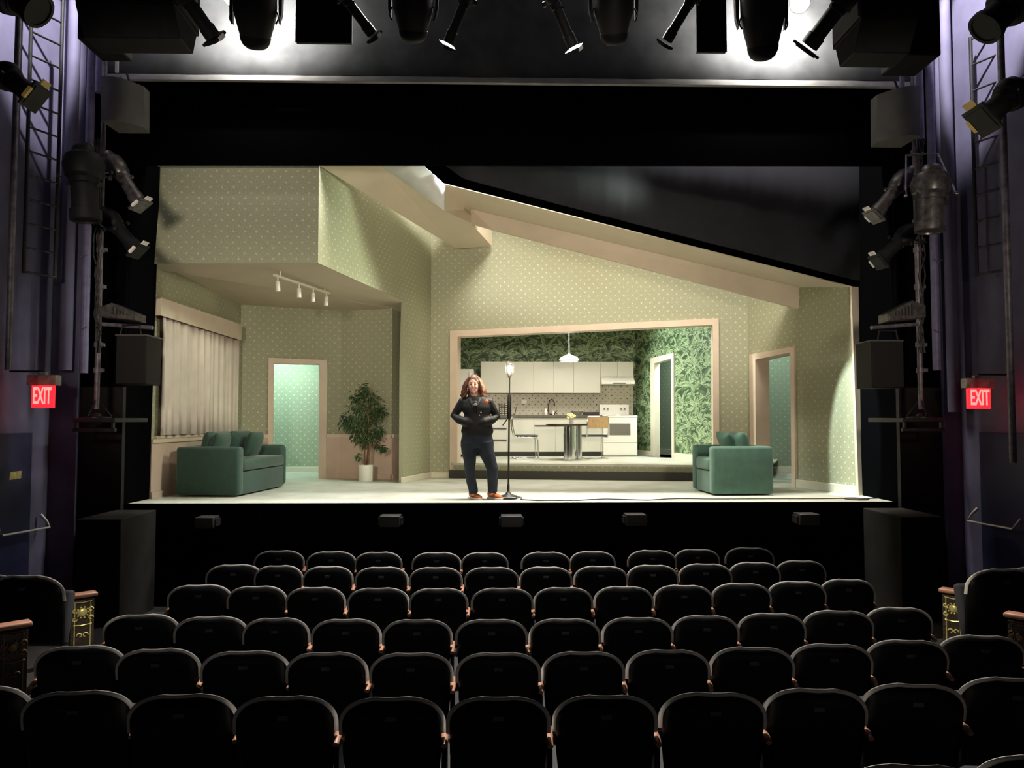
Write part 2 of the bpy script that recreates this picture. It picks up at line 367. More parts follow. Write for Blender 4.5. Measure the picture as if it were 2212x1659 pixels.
# grey painted border with its white hem above the opening
g1 = at(215, 160, 9.7); g2 = at(1975, 177, 9.7); h1 = at(215, 173, 9.64); h2 = at(1975, 190.5, 9.64)
mb = MB(); n = 60; top = 7.4
for i in range(n + 1):
    t = i / n; x = g1.x + (g2.x - g1.x) * t; zz = g1.z + (g2.z - g1.z) * t
    w_ = 0.012 * math.sin(t * 37) + 0.010 * math.sin(t * 91 + 1)
    for k in range(7):
        ww = w_ * (1 - k / 8) + (0.03 * math.sin(k * 2.1) * math.exp(-((t - 0.875) / 0.02) ** 2))
        mb.vert((x, 9.7 + ww, zz + (top - zz) * k / 6))
for i in range(n):
    for k in range(6): a = i * 7 + k; mb.face((a, a + 7, a + 8, a + 1))
o = mb.build('grey_border_curtain', 'charcoal', smooth=60); tag(o, 'wide grey painted cloth border above the stage opening', 'curtain')
sm = o.modifiers.new('solid', 'SOLIDIFY'); sm.thickness = 0.02
mb = MB()
mb.prism([(g1.x, 9.69, g1.z + .02), (g1.x, 9.62, h1.z), (g1.x, 9.66, h1.z - .02)], (0, 0, 0)) if False else None
a = [(g1.x, 9.685, g1.z), (g2.x, 9.685, g2.z), (h2.x, 9.60, h2.z), (h1.x, 9.60, h1.z)]
mb.prism(a, (0, 0.03, -0.015)); ob = mb.build('hem', 'hem', o); ob.name = 'hem'
# black velour hanging above the sloping roof beam, and the dark strip along the beam
mb = MB()
pts = [at(940, 340, 10.95), at(1000, 386, 10.95), at(1200, 440, 10.95), at(1850, 606, 10.95), at(1870, 606, 10.95), at(1870, 340, 10.95)]
n = 80; bot = lambda x: None
x0, x1 = pts[0].x, pts[4].x
def zb(x):
    for p, q in zip(pts[:4], pts[1:5]):
        if p.x <= x <= q.x: return p.z + (q.z - p.z) * (x - p.x) / (q.x - p.x)
    return pts[3].z
for i in range(n + 1):
    x = x0 + (x1 - x0) * i / n
    mb.vert((x, 10.95 + 0.006 * math.sin(i * 0.9) + .004 * math.sin(i * 2.3), zb(x))); mb.vert((x, 10.95, 5.6))
for i in range(n): a = 2 * i; mb.face((a, a + 2, a + 3, a + 1))
o = mb.build('black_velour_curtain', 'drape', smooth=80); tag(o, 'black velour cloth hanging above the long sloping cream beam', 'curtain')
s_ = o.modifiers.new('solid', 'SOLIDIFY'); s_.thickness = 0.015
mb = MB(); mb.box((-6.5, 19.5, 0), (7.2, 19.6, 7.5)); struct(mb.build('wall_stage_back', 'black'))
mb = MB(); mb.box((-6.5, 9.9, 7.5), (7.2, 19.6, 7.6)); struct(mb.build('ceiling_stage_house', 'black'))
# ------------------------------------------------------------------ alcove: fascia, ceiling, walls
zc = lambda px_, y_, Y_: at(px_, y_, Y_)
cA = at(344, 570, 10.45); cB = at(683, 568, 10.45)
cC = WD.pt(WD.px(876, 653)); cD = WG.pt(WG.px(846, 668)); cE = WE.pt(WE.px(735, 672)); cF = WL.pt(WL.px(517, 656))
cAl = WL.pt(WL.px(338, 566))
ztop = 5.2
o = wallobj('wall_alcove_fascia', WC, [(-0.5, WC.px(344, 570)[1]), (WC.L, WC.px(683, 568)[1]), (WC.L, ztop), (-0.5, ztop)], thick=0.08); struct(o)
sD, zD = WD.px(876, 653)
o = wallobj('wall_diagonal', WD, [(0.0, WC.px(683, 568)[1]), WD.px(876, 653), (WD.px(872, 800)[0], 2.0), (WD.px(871, 1040)[0], 0.0), (WD.L, 0.0), (WD.L, ztop), (0.0, ztop)], thick=0.08); struct(o)
mb = MB()
P = [cA + Vector((-.5, 0, 0)), cB, cC, cC + Vector((.3, 1.3, 0)), cD + Vector((.15, .25, 0)), cE + Vector((0, .08, 0)), cF + Vector((-.08, .08, 0)), cAl + Vector((-.1, 0, 0))]
ctr = sum((p for p in (cA, cB, cC, cD, cE, cF)), Vector()) / 6
for k in range(len(P)): mb.poly([P[k], P[(k + 1) % len(P)], ctr]); mb.poly([P[k] + Vector((0, 0, .05)), P[(k + 1) % len(P)] + Vector((0, 0, .05)), ctr + Vector((0, 0, .05))])
struct(mb.build('ceiling_alcove', 'ceil'))
zw = 0.79
def papered(name, W, s0, s1, z1, z0=zw, holes=(), f=0.0, top2=None):
    o = wallobj(name, W, [(s0, z0), (s1, z0), (s1, top2 or z1), (s0, z1)], holes, f=f); return struct(o)
papered('wall_left', WL, 0, WL.L, 3.6)
papered('wall_alcove_back', WE, 0, WE.px(580, 900)[0], 3.4)
papered('wall_alcove_back_right', WE, WE.px(706, 900)[0], WE.L, 3.4)
dz = WE.px(640, 781)[1]
papered('wall_over_doorway', WE, WE.px(580, 900)[0], WE.px(706, 900)[0], 3.4, z0=dz)
papered('wall_alcove_side', WG, 0, WG.L, 3.5); papered('wall_alcove_return', WH, 0, WH.L, 3.6)
def dado(name, W, s0, s1):
    mb = slab(W, [(s0, 0), (s1, 0), (s1, zw), (s0, zw)], [], 0.02, -0.06); struct(mb.build(name, 'wains'))
    mb = slab(W, [(s0, zw - .03), (s1, zw - .03), (s1, zw + .025), (s0, zw + .025)], [], 0.045, 0.0); struct(mb.build(name.replace('wall_dado', 'trim_dado_rail'), 'trim'))
    mb = slab(W, [(s0, 0), (s1, 0), (s1, .09), (s0, .09)], [], 0.04, 0.0); struct(mb.build(name.replace('wall_dado', 'baseboard'), 'wains'))
dado('wall_dado_left', WL, 0, WL.L); dado('wall_dado_back', WE, 0, WE.px(580, 900)[0]); dado('wall_dado_back_right', WE, WE.px(706, 900)[0], WE.L)
dado('wall_dado_side', WG, 0, WG.L); dado('wall_dado_return', WH, 0, WH.L)
def board(name, W, s0, s1, h, f=0.03, m='white2'):
    mb = slab(W, [(s0, 0), (s1, 0), (s1, h), (s0, h)], [], f, -0.02); return struct(mb.build(name, m, bevel=.006))
M['white2'] = mat('white_skirting', (0.66, 0.62, 0.50), 0.5)
board('baseboard_diagonal', WD, WD.px(868, 1040)[0], WD.L, 0.10)
board('baseboard_kitchen_wall', WB, 0, WB.px(973, 1000)[0], 0.10)
board('baseboard_right', WR, WR.px(1722, 1040)[0], WR.L, 0.13)
# doorway 1 (teal hall)
def casing(name, W, outer_px, inner_px, m='trim', depth=0.22, f=0.035, obottom=0.0, ibottom=0.0):
    """door frame: outer/inner given as (left x, right x, top-left y, top-right y)"""
    ol, orr, ot1, ot2 = outer_px; il, ir, it1, it2 = inner_px
    out = [(W.px(ol, 900)[0], obottom), W.px(ol, ot1), W.px(orr, ot2), (W.px(orr, 900)[0], obottom)]
    inn = [(W.px(il, 900)[0], ibottom), W.px(il, it1), W.px(ir, it2), (W.px(ir, 900)[0], ibottom)]
    mb = MB()
    if ibottom > obottom + 1e-3:
        pieces = [[out[0], out[1], inn[1], inn[0]], [out[1], out[2], inn[2], inn[1]], [out[2], out[3], inn[3], inn[2]]]
    else: pieces = [[out[0], out[1], inn[1], inn[0]], [out[1], out[2], inn[2], inn[1]], [out[2], out[3], inn[3], inn[2]]]
    for pc in pieces: mb.prism([W.pt(q, f) for q in pc], Vector((*(W.n * -(f + depth)), 0)))
    return struct(mb.build(name, m)), out, inn
casing('door_1', WE, (580, 706, 773, 778), (591, 690, 785, 787))
# hall behind it
hw = Wall(V(560, 16.1), V(740, 16.1))
o = wallobj('wall_hall_left', hw, [(-1.2, 0), (hw.L + 1.0, 0), (hw.L + 1.0, 3.2), (-1.2, 3.2)], m='paper_hall'); struct(o)
board('baseboard_hall_left', hw, -1.2, hw.L + 1.0, 0.11)
mb = MB(); mb.box((-6.3, 14.5, 2.95), (-2.2, 16.2, 3.0)); struct(mb.build('ceiling_hall_left', 'ceil'))
# ------------------------------------------------------------------ kitchen wall with opening
PZ = 0.285
ow = [WB.px(973, 715), WB.px(1548, 688), (WB.px(1552, 960)[0], 0), (WB.px(973, 1000)[0], 0)]
s0 = WB.px(973, 900)[0]; s1 = WB.px(1551, 900)[0]
ZT = lambda s: 5.02 - 1.37 * max(0, s - .5) / (WB.L - .5)
def zslope(s, a, b): return a[1] + (b[1] - a[1]) * (s - a[0]) / (b[0] - a[0])
W1, W2 = WB.px(973, 715), WB.px(1548, 688)
o = wallobj('wall_kitchen_side_left', WB, [(0, 0), (s0, 0), (s0, ZT(s0)), (0, ZT(0))]); struct(o)
o = wallobj('wall_over_opening', WB, [(s0, W1[1]), (s1, W2[1]), (s1, ZT(s1)), (s0, ZT(s0))]); struct(o)
o = wallobj('wall_kitchen_side_right', WB, [(s1, 0), (WB.L, 0), (WB.L, ZT(WB.L)), (s1, ZT(s1))]); struct(o)
casing('trim_1', WB, (973, 1552, 715, 688), (989, 1539, 727.5, 702), depth=0.25, obottom=0.0, ibottom=0.0)
# platform
kx0 = WB.pt((s0 + .08, 0)); kx1 = WB.pt((s1 - .02, 0))
mb = MB()
fr = [WB.pt((s0 + .06, PZ - .04), .10), WB.pt((s1 - .05, PZ - .04), .10), Vector((5.6, 18.2, PZ - .04)), Vector((-2.2, 18.2, PZ - .04))]
mb.prism(fr, (0, 0, .04)); struct(mb.build('floor_kitchen', 'deckk' if False else 'deck'))
o = wallobj('wall_step_riser', WB, [(s0 + .08, 0.09), (s1 - .02, 0.09), (s1 - .02, PZ - .04), (s0 + .08, PZ - .04)], m='paper', f=0.085, thick=.05); struct(o)
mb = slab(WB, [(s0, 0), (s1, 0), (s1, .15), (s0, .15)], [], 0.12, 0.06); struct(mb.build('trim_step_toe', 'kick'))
for k, x_ in enumerate((1365,)):
    pass
# kitchen walls
KB = Wall(V(960, 17.5), V(1374, 17.42)); KR = Wall(V(1374, 17.42), V(1562, 13.95))
import itertools
def clip(poly, lo, hi):
    for ax, val, keep in ((0, lo[0], 1), (0, hi[0], -1), (1, lo[1], 1), (1, hi[1], -1)):
        out = []
        for i in range(len(poly)):
            a, b = poly[i], poly[(i + 1) % len(poly)]
            ia, ib = (a[ax] - val) * keep >= 0, (b[ax] - val) * keep >= 0
            if ia: out.append(a)
            if ia != ib:
                t = (val - a[ax]) / (b[ax] - a[ax]); out.append((a[0] + (b[0] - a[0]) * t, a[1] + (b[1] - a[1]) * t))
        poly = out
        if len(poly) < 3: return []
    return poly
def jungle(W, rects, mb, seed, s_lo, s_hi, z_lo, z_hi, off0=0.0015):
    """banana-leaf print: plants of arching tapered leaves, cut to the wall's rectangles"""
    rnd = random.Random(seed); off = off0
    def put(poly, mi, off):
        for lo, hi in rects:
            c = clip(poly, lo, hi)
            if len(c) >= 3: mb.cur = mi; mb.poly([W.pt(q, off) for q in c])
    centers = []
    for i in range(-1, int((s_hi - s_lo) / 0.48) + 2):
        for j in range(-1, int((z_hi - z_lo) / 0.36) + 2):
            centers.append((s_lo + 0.48 * i + (0.24 if j % 2 else 0) + rnd.uniform(-.06, .06), z_lo + 0.36 * j + rnd.uniform(-.07, .07)))
    rnd.shuffle(centers)
    for cx, cz in centers:
        nl = rnd.randint(7, 9)
        for q in range(nl):
            th = PI * (0.02 + 0.96 * (q + rnd.uniform(-.25, .25)) / (nl - 1)); Ln = rnd.uniform(.34, .62) * (1.0 if abs(th - PI / 2) < 1 else .8)
            droop = rnd.uniform(.2, .6) * (1 if th < PI / 2 else -1)
            wd = rnd.uniform(.05, .10); pts = []; x, z, a = cx, cz, th; nseg = 8
            for k in range(nseg + 1):
                t = k / nseg; pts.append((x, z, a, wd * math.sin(PI * min(1, t * 0.93 + .04)) ** 0.7 * (1 - t * .35)))
                a -= droop * 2.3 / nseg * (0.5 + t); x += math.cos(a) * Ln / nseg; z += math.sin(a) * Ln / nseg
            mi = rnd.choice((1, 1, 2, 1, 2)); off += 0.0000012
            for (x1, z1, a1, w1), (x2, z2, a2, w2) in zip(pts, pts[1:]):
                l = lambda x, z, a, w_: (x - math.sin(a) * w_, z + math.cos(a) * w_)
                put([l(x1, z1, a1, w1), l(x2, z2, a2, w2), (x2, z2), (x1, z1)], mi, off)
                put([l(x1, z1, a1, -w1), l(x2, z2, a2, -w2), (x2, z2), (x1, z1)], 0 if rnd.random() < .25 else 3 - mi, off)
                r_ = 0.006
                if rnd.random() < .5: put([l(x1, z1, a1, r_ * 1.1), l(x2, z2, a2, r_ * .7), l(x2, z2, a2, -r_ * .5), l(x1, z1, a1, -r_ * .5)], 3, off + .0004)
                for fr_ in (.35, .65, -.4):
                    if rnd.random() < .28: put([l(x1, z1, a1, w1 * fr_ + .003), l(x2, z2, a2, w2 * fr_ + .003), l(x2, z2, a2, w2 * fr_ - .003), l(x1, z1, a1, w1 * fr_ - .003)], rnd.choice((0, 2, 3)), off + .0003)
                if rnd.random() < .45: put([l(x1, z1, a1, w1), l(x2, z2, a2, w2), l(x2, z2, a2, w2 * .8), l(x1, z1, a1, w1 * .8)], 3, off + .0004)
kt = 3.35
def jwall(name, W, rects, seed, s_lo, s_hi, z_lo, z_hi):
    mb = MB()
    for lo, hi in rects:
        a = [W.pt(q) for q in ((lo[0], lo[1]), (hi[0], lo[1]), (hi[0], hi[1]), (lo[0], hi[1]))]
        mb.cur = 0; mb.prism(a, Vector((*(W.n * -.06), 0)))
    jungle(W, rects, mb, seed, s_lo, s_hi, z_lo, z_hi)
    me = mb.build(name, ['jdark', 'jmid', 'jlite', 'jpale']); struct(me); return me
jwall('wall_kitchen_back', KB, [((-.6, PZ), (KB.L, kt))], 3, -.6, KB.L, 1.9, kt)
ka, kb = KR.px(1412, 900)[0], KR.px(1455, 900)[0]
kd = (KR.px(1408, 770)[1] + KR.px(1457, 763)[1]) / 2
jwall('wall_kitchen_right', KR, [((0, PZ), (ka, kt)), ((ka, kd - .03), (kb, kt)), ((kb, PZ), (KR.L, kt))], 5, 0, KR.L, PZ, kt)
mb = MB(); mb.prism([WB.pt((-1.0, kt), -.08), WB.pt((WB.L + .3, kt), -.08), Vector((5.4, 18.2, kt)), Vector((-2.3, 18.2, kt))], (0, 0, .05)); struct(mb.build('ceiling_kitchen', 'ceil'))
casing('door_3', KR, (1408, 1458, 774, 762), (1416, 1453, 785, 774), depth=0.10, obottom=PZ, ibottom=PZ, m='white2')
def kboard(name, s0, s1):
    mb = slab(KR, [(s0, PZ), (s1, PZ), (s1, PZ + .12), (s0, PZ + .12)], [], .03, 0); struct(mb.build(name, 'white2'))
kboard('baseboard_kitchen', 0, KR.px(1408, 900)[0]); kboard('baseboard_kitchen_right', KR.px(1458, 900)[0], KR.L)
h2w = Wall(V(1385, 18.6), V(1500, 16.6))
o = wallobj('wall_back_passage', h2w, [(-.3, PZ), (h2w.L + .8, PZ), (h2w.L + .8, 3.1), (-.3, 3.1)], m='paper_hall'); struct(o)
mb = slab(h2w, [(-.3, PZ), (h2w.L + .8, PZ), (h2w.L + .8, PZ + .12), (-.3, PZ + .12)], [], .03, 0); struct(mb.build('baseboard_back_passage', 'white2'))
mb = MB(); mb.prism([(3.3, 16.6, PZ - .02), (5.2, 14.2, PZ - .02), (6.6, 17.5, PZ - .02), (3.8, 19.2, PZ - .02)], (0, 0, .02)); struct(mb.build('floor_back_passage', 'deck'))
# ------------------------------------------------------------------ right wall with doorway 2
ra, rbb = WR.px(1626, 900)[0], WR.px(1719, 900)[0]
D1, D2 = WR.px(1622, 766), WR.px(1718, 748)
rtop = 5.0
o = wallobj('wall_right_far', WR, [(0, 0), (ra, 0), (ra, 3.45), (0, 3.45)]); struct(o)
o = wallobj('wall_over_right_doorway', WR, [(ra, D1[1]), (rbb, D2[1]), (rbb, 3.32), (ra, 3.45)]); struct(o)
T0, T1 = WR.px(1727, 622), WR.px(1839, 620)
o = wallobj('wall_right', WR, [(rbb, 0), (WR.L, 0), (WR.px(1839, 620)[0], T1[1]), (T0[0], T0[1] + .04), (rbb, T0[1] + .1)]); struct(o)
mb = slab(WR, [(WR.L, 0), (WR.L + .05, 0), (WR.px(1843, 640)[0], T1[1]), (WR.px(1839, 620)[0], T1[1])], [], .03, -.1); struct(mb.build('trim_wall_edge', 'cream'))
casing('door_2', WR, (1622, 1719, 766, 748), (1635, 1711, 777, 761), depth=0.25)
h3 = Wall(V(1600, 15.6), V(1790, 15.3))
o = wallobj('wall_hall_right', h3, [(-.2, 0), (h3.L + 1, 0), (h3.L + 1, 3.2), (-.2, 3.2)], m='paper_hall'); struct(o)
board('baseboard_hall_right', h3, -.2, h3.L + 1, 0.14)
# ------------------------------------------------------------------ roof beams
def ray_z(px_, py_, z): 
    d = ray(px_, py_); return CO + d * ((z - CAMZ) / d.z)
def P3(x, y, D): return at(x, y, D)
A = WD.pt(WD.px(690, 358), .0); B_ = P3(822, 358, 10.75); Cc = P3(961, 456, 12.1); E = P3(1017, 482, 12.9); F = P3(1048, 529, 14.1); Dd = P3(985, 537, 14.25); H = P3(1063, 532, 14.2); G = P3(1063, 495, 14.1)
A2 = WD.pt(WD.px(560, 280)); B2 = P3(700, 272, 9.9 + .5)
mb = MB()
mb.poly([A, B_, Cc, E, F, Dd]); mb.poly([E, G, H, F]); mb.poly([F, H, Dd])
up = Vector((0, 0, .5)); 
mb.poly([B_, B_ + up, Cc + up * .2, Cc]);  mb.poly([A, B_, B_ + up, A + up])
mb.poly([A, A + up, Dd + up, Dd]); mb.poly([A + up, B_ + up, E + up * .3, G, H, Dd + up])
# extension forward of the mask line
struct(mb.build('ceiling_ridge_beam', 'beam'))
R1 = P3(961, 398, 11.7); R2 = WR.pt(WR.px(1840, 620)); R3 = WR.pt(WR.px(1727, 621)); R4 = P3(1017, 452, 13.0); R5 = P3(961, 440, 12.15)
def shell(name, polys, dv, m):
    mb = MB()
    for p in polys: mb.prism(p, dv)
    return struct(mb.build(name, m))
shell('ceiling_sloping_strip', [[R1, R2, R3], [R1, R3, R4], [R1, R4, Cc]], (0, 0, .012), 'beam')
L1 = WR.pt(WR.px(1727, 666.5), .01); L2 = P3(1063, 495.5, 12.98); L3 = E + Vector((0, -.01, 0)); L4 = P3(961, 456, 12.15)
u3 = Vector((0, 0, .02)); shell('ceiling_beam_face', [[R4 + u3, L3, Cc], [R4 + u3, R3 + u3, L1, L2], [R4 + u3, L2, L3]], (0.02, .10, .0), 'cream')
# white muslin skylight
S1 = P3(822, 357.5, 10.73); S2 = P3(915, 357.5, 10.6); S3 = P3(961, 398, 11.65); S4 = P3(961, 456, 12.08)
mb = MB(); n = 30
for i in range(n + 1):
    t = i / n; lo = S1.lerp(S4, t); hi = lo + (S3 - S4) * 1.0 + Vector((0, 0, (1 - t) * .8)); w_ = Vector((.007 * math.sin(i * 1.3) + .004 * math.sin(i * 2.9), 0, 0))
    lo2 = S1.lerp(S4, t)
    hx = S3 + (S2 - S3) * (1 - t) * 1.5
    hx = hx + w_; hx.y = max(hx.y, 10.35); lo2.y = max(lo2.y, 10.35); mb.vert(lo2); mb.vert(hx)
for i in range(n): a = 2 * i; mb.face((a, a + 2, a + 3, a + 1))
o = mb.build('skylight_cloth', 'sheer', smooth=80); tag(o, 'bright white muslin cloth in the skylight beside the cream ridge beam', 'curtain')
o.modifiers.new('solid', 'SOLIDIFY').thickness = 0.004
# ------------------------------------------------------------------ auditorium shell
FZ = lambda y: -1.10 - .02 * y
mb = MB(); mb.poly([(-6.5, -1, FZ(-1)), (7, -1, FZ(-1)), (7, 10.3, FZ(10.3)), (-6.5, 10.3, FZ(10.3))]); struct(mb.build('floor_auditorium', 'floorh'))
mb = MB(); mb.box((xlo, 9.86, -1.4), (V(166, 9.86)[0], 9.915, 7.6)); struct(mb.build('trim_house_left', 'navy'))
mb = MB(); mb.box((V(2040, 9.86)[0], 9.86, -1.4), (xro, 9.915, 7.6)); struct(mb.build('trim_house_right', 'navy'))
mb = MB(); mb.box((xlo - .1, -1, -1.4), (xlo, 9.95, 8.2)); struct(mb.build('wall_house_left', 'navy'))
mb = MB(); mb.box((xro, -1, -1.4), (xro + .1, 9.95, 8.2)); struct(mb.build('wall_house_right', 'navy'))
mb = MB(); mb.box((xlo - .1, -1.1, -1.4), (xro + .1, -1, 8.2)); struct(mb.build('wall_house_back', 'black'))
mb = MB(); mb.box((xlo - .1, -1.1, 8.2), (xro + .1, 9.95, 8.3)); struct(mb.build('ceiling_auditorium', 'black'))
for side, (xa, xb) in (('left', (at(165, 1117, 9.0).x, at(262, 1117, 9.0).x)), ('right', (at(1945, 1112, 9.0).x, at(2040, 1112, 9.0).x))):
    mb = MB(); mb.box((xa, 9.0, FZ(9) - .05), (xb, 9.92, -0.06)); struct(mb.build('wall_stage_wing_' + side, 'pros', bevel=.01))
# ================================================================== PROPS ON THE SET
def loft_box(mb, x0, x1, y0, y1, z0, z1, r=0.03):
    mb.box((x0, y0, z0), (x1, y1, z1))
def cushion(name, parent, c, size, rot=(0, 0, 0), m='velvet', puff=0.28):
    """soft cushion: rounded box that swells in the middle"""
    mb = MB(); nx = 8; X = Matrix.Translation(c) @ Euler(rot).to_matrix().to_4x4()
    a, b, h = size[0] / 2, size[1] / 2, size[2] / 2
    idx = {}
    for sgn in (1, -1):
        for i in range(nx + 1):
            for j in range(nx + 1):
                u, v = -1 + 2 * i / nx, -1 + 2 * j / nx
                edge = (1 - abs(u) ** 4) * (1 - abs(v) ** 4)
                if edge < 1e-6 and sgn < 0: continue
                z = sgn * h * (1 - puff + puff * (1 - u * u) * (1 - v * v)) * edge ** 0.3
                sx = 1 - .05 * (abs(v) < .7) * (abs(u) > .99) ; 
                idx[(sgn, i, j)] = mb.vert(X @ Vector((u * a, v * b, z)))
    g = lambda sgn, i, j: idx.get((sgn, i, j), idx[(1, i, j)])
    for sgn in (1, -1):
        for i in range(nx):
            for j in range(nx): mb.face((g(sgn, i, j), g(sgn, i + 1, j), g(sgn, i + 1, j + 1), g(sgn, i, j + 1)))
    return mb.build(name, m, parent, smooth=180, sub=1)
def rbox(name, parent, lo, hi, m, bevel=.04, seg=3):
    mb = MB(); mb.box(lo, hi); return mb.build(name, m, parent, bevel=bevel, seg=seg)
# --- sofa
s_ = fl(370, 1075); s2 = fl(515, 1074.5)
c0 = Vector((s2.x, s2.y, 0)); far = fl(608, 1053.5); dirv = (far - c0); rz = math.atan2(dirv.y, dirv.x) - PI / 2; Ls = dirv.length
Ls = 1.85
t = thing('sofa', 'dark green velvet sofa under the curtained window, seen from its end', 'sofa', (c0.x, c0.y + .0, 0), rz)
Dp = 0.93; AH = 0.70
rbox('armrest', t, (-Dp, 0, 0.02), (0, .17, AH), 'velvet', .045); rbox('armrest', t, (-Dp, Ls - .17, .02), (-.03, Ls, AH - .02), 'velvet', .07)
rbox('backrest', t, (-Dp, .17, .3), (-Dp + .20, Ls - .17, AH), 'velvet', .04)
rbox('base', t, (-Dp + .03, .171, .02), (-.02, Ls - .171, .34), 'velvet', .02)
for k in range(2):
    w_ = (Ls - .36) / 2; y0 = .18 + k * w_
    if k == 0: rbox('seat_cushion', t, (-Dp + .2, .18, .35), (.0, Ls - .18, .52), 'velvet', .05)
    cushion('back_cushion', t, (-Dp + .32, y0 + w_ / 2, .72), (.42, w_ - .01, .26), (0, -PI / 2 + .18, 0))
for k, (x_, y_, lab) in enumerate(((-.46, .36, 'dark green velvet cushion on the sofa, leaning near the front arm'), (-.36, 1.28, 'dark green velvet cushion on the sofa, leaning at the far end'))):
    p = Matrix.Rotation(rz, 3, 'Z') @ Vector((x_, y_, .70)) + Vector((c0.x, c0.y, 0))
    o = cushion('throw_cushion', None, (0, 0, 0), (.44, .46, .2)); o.location = p; o.rotation_euler = (0, -PI / 2 + .3, rz); tag(o, lab, 'cushion', 'loose cushions on the sofa')
# --- armchair
c1 = fl(1540, 1071.5); c2 = fl(1670, 1070); wv = Vector((c2.x - c1.x, c2.y - c1.y)); rz2 = math.atan2(wv.y, wv.x)
t = thing('armchair', 'boxy green velvet armchair near the right doorway, seen from its side', 'armchair', (c1.x, c1.y, 0), rz2 * .5)
Wd = wv.length; La = 0.98
rbox('armrest', t, (0, 0, .02), (Wd, .17, .70), 'velvetb', .04); rbox('armrest', t, (0, La - .17, .02), (Wd, La, .70), 'velvetb', .04)
rbox('backrest', t, (Wd - .2, .171, .02), (Wd, La - .171, .70), 'velvetb', .03)
rbox('base', t, (.02, .171, .02), (Wd - .2, La - .171, .34), 'velvetb', .02)
rbox('seat_cushion', t, (-.0, .18, .345), (Wd - .2, La - .18, .53), 'velvetb', .05)
cushion('back_cushion', t, (Wd - .33, La / 2 + .02, .70), (.44, .60, .27), (0, PI / 2 - .16, 0), 'velvetb')
mb = MB(); mb.tube([(Wd + .0, .25, .46), (Wd + .035, .22, .44), (Wd + .06, .2, .38)], .012, 8); mb.build('recliner_lever', 'dark', t, smooth=60)
o = cushion('throw_cushion', None, (0, 0, 0), (.40, .40, .18), m='velvetb'); o.location = (c1.x + .38, c1.y + .52, .735); o.rotation_euler = (.15, PI / 2 - .55, .35); tag(o, 'small green velvet cushion on the armchair', 'cushion')
# --- plant
pl = fl(787, 1041); pb = (pl.x, pl.y + .16, 0)
pot = MB(); pot.lathe([(0, .115), (.02, .125), (.27, .13), (.29, .132), (.29, .118), (.25, .112)], (0, 0, 0), n=28)
t = thing('potted_ficus', 'artificial ficus tree in a white pot between the doorway and the column', 'plant', pb)
pot.build('pot', 'white', t, smooth=50)
mb = MB(); mb.lathe([(.25, .105), (.26, .10), (.262, .01)], (0, 0, 0), n=20); mb.build('soil', 'bark', t, smooth=60)
rnd = random.Random(11); stems = MB(); leaves = MB()
def leaf(p, d, L_, w_):
    d = Vector(d).normalized(); side = d.cross(Vector((rnd.uniform(-1, 1), rnd.uniform(-1, 1), 1))).normalized(); nrm = side.cross(d) * (L_ * .12)
    a = p; b1 = p + d * L_ * .4 + side * w_ - nrm * .3; b2 = p + d * L_ * .4 - side * w_ - nrm * .3; m_ = p + d * L_ * .45 + nrm; e = p + d * L_ - Vector((0, 0, L_ * .3))
    i = [leaves.vert(q) for q in (a, b1, m_, b2, e)]
    leaves.face((i[0], i[1], i[2])); leaves.face((i[0], i[2], i[3])); leaves.face((i[1], i[4], i[2])); leaves.face((i[3], i[2], i[4]))
sc_ = 1660 / pb[1]
def pz(px_, py_): q = at(px_, py_, pb[1]); return Vector((q.x - pb[0], 0, q.z))
for k, (bx, by) in enumerate(((-.02, .01), (.03, -.01), (.0, .03))):
    pts = [Vector((bx, by, .25))]
    for z in (.6, 1.0, 1.3, 1.6): pts.append(Vector((bx * (1 + z) + rnd.uniform(-.03, .03), by * 1.5 + rnd.uniform(-.03, .03), z)))
    stems.tube(pts, [.014, .013, .011, .008, .004], 8)
clumps = [(789, 836, .08), (787, 847, .13), (770, 858, .14), (800, 858, .14), (812, 880, .16), (775, 880, .18), (760, 900, .17), (795, 900, .2), (748, 915, .13), (775, 925, .2), (810, 895, .14), (818, 930, .10), (770, 940, .15), (792, 935, .2), (805, 945, .13), (782, 952, .12), (742, 905, .07), (826, 890, .06), (812, 962, .05), (826, 966, .05), (778, 985, .06), (830, 970, .04)]
for (cx, cy, r) in clumps:
    c = pz(cx, cy); c.y = rnd.uniform(-.1, .1)
    b0 = Vector((0, 0, max(.55, c.z - .35)))
    if cy > 958: b0 = Vector((0.0, 0, c.z + .06))
    stems.tube([b0, b0.lerp(c, .6) + Vector((0, 0, .03)), c], [.005, .004, .002], 6)
    for q in range(int(72 * (r / .15) ** 1.3) + 4):
        v = Vector((rnd.gauss(0, 1), rnd.gauss(0, .8), rnd.gauss(0, .8))).normalized() * r * rnd.uniform(.2, 1.05)
        leaf(c + v, v + Vector((0, 0, -.04)) + Vector((rnd.uniform(-.1, .1),) * 3), rnd.uniform(.05, .085), rnd.uniform(.014, .022))
stems.build('stem', 'bark', t, smooth=60); o = leaves.build('foliage', 'leaf', t)
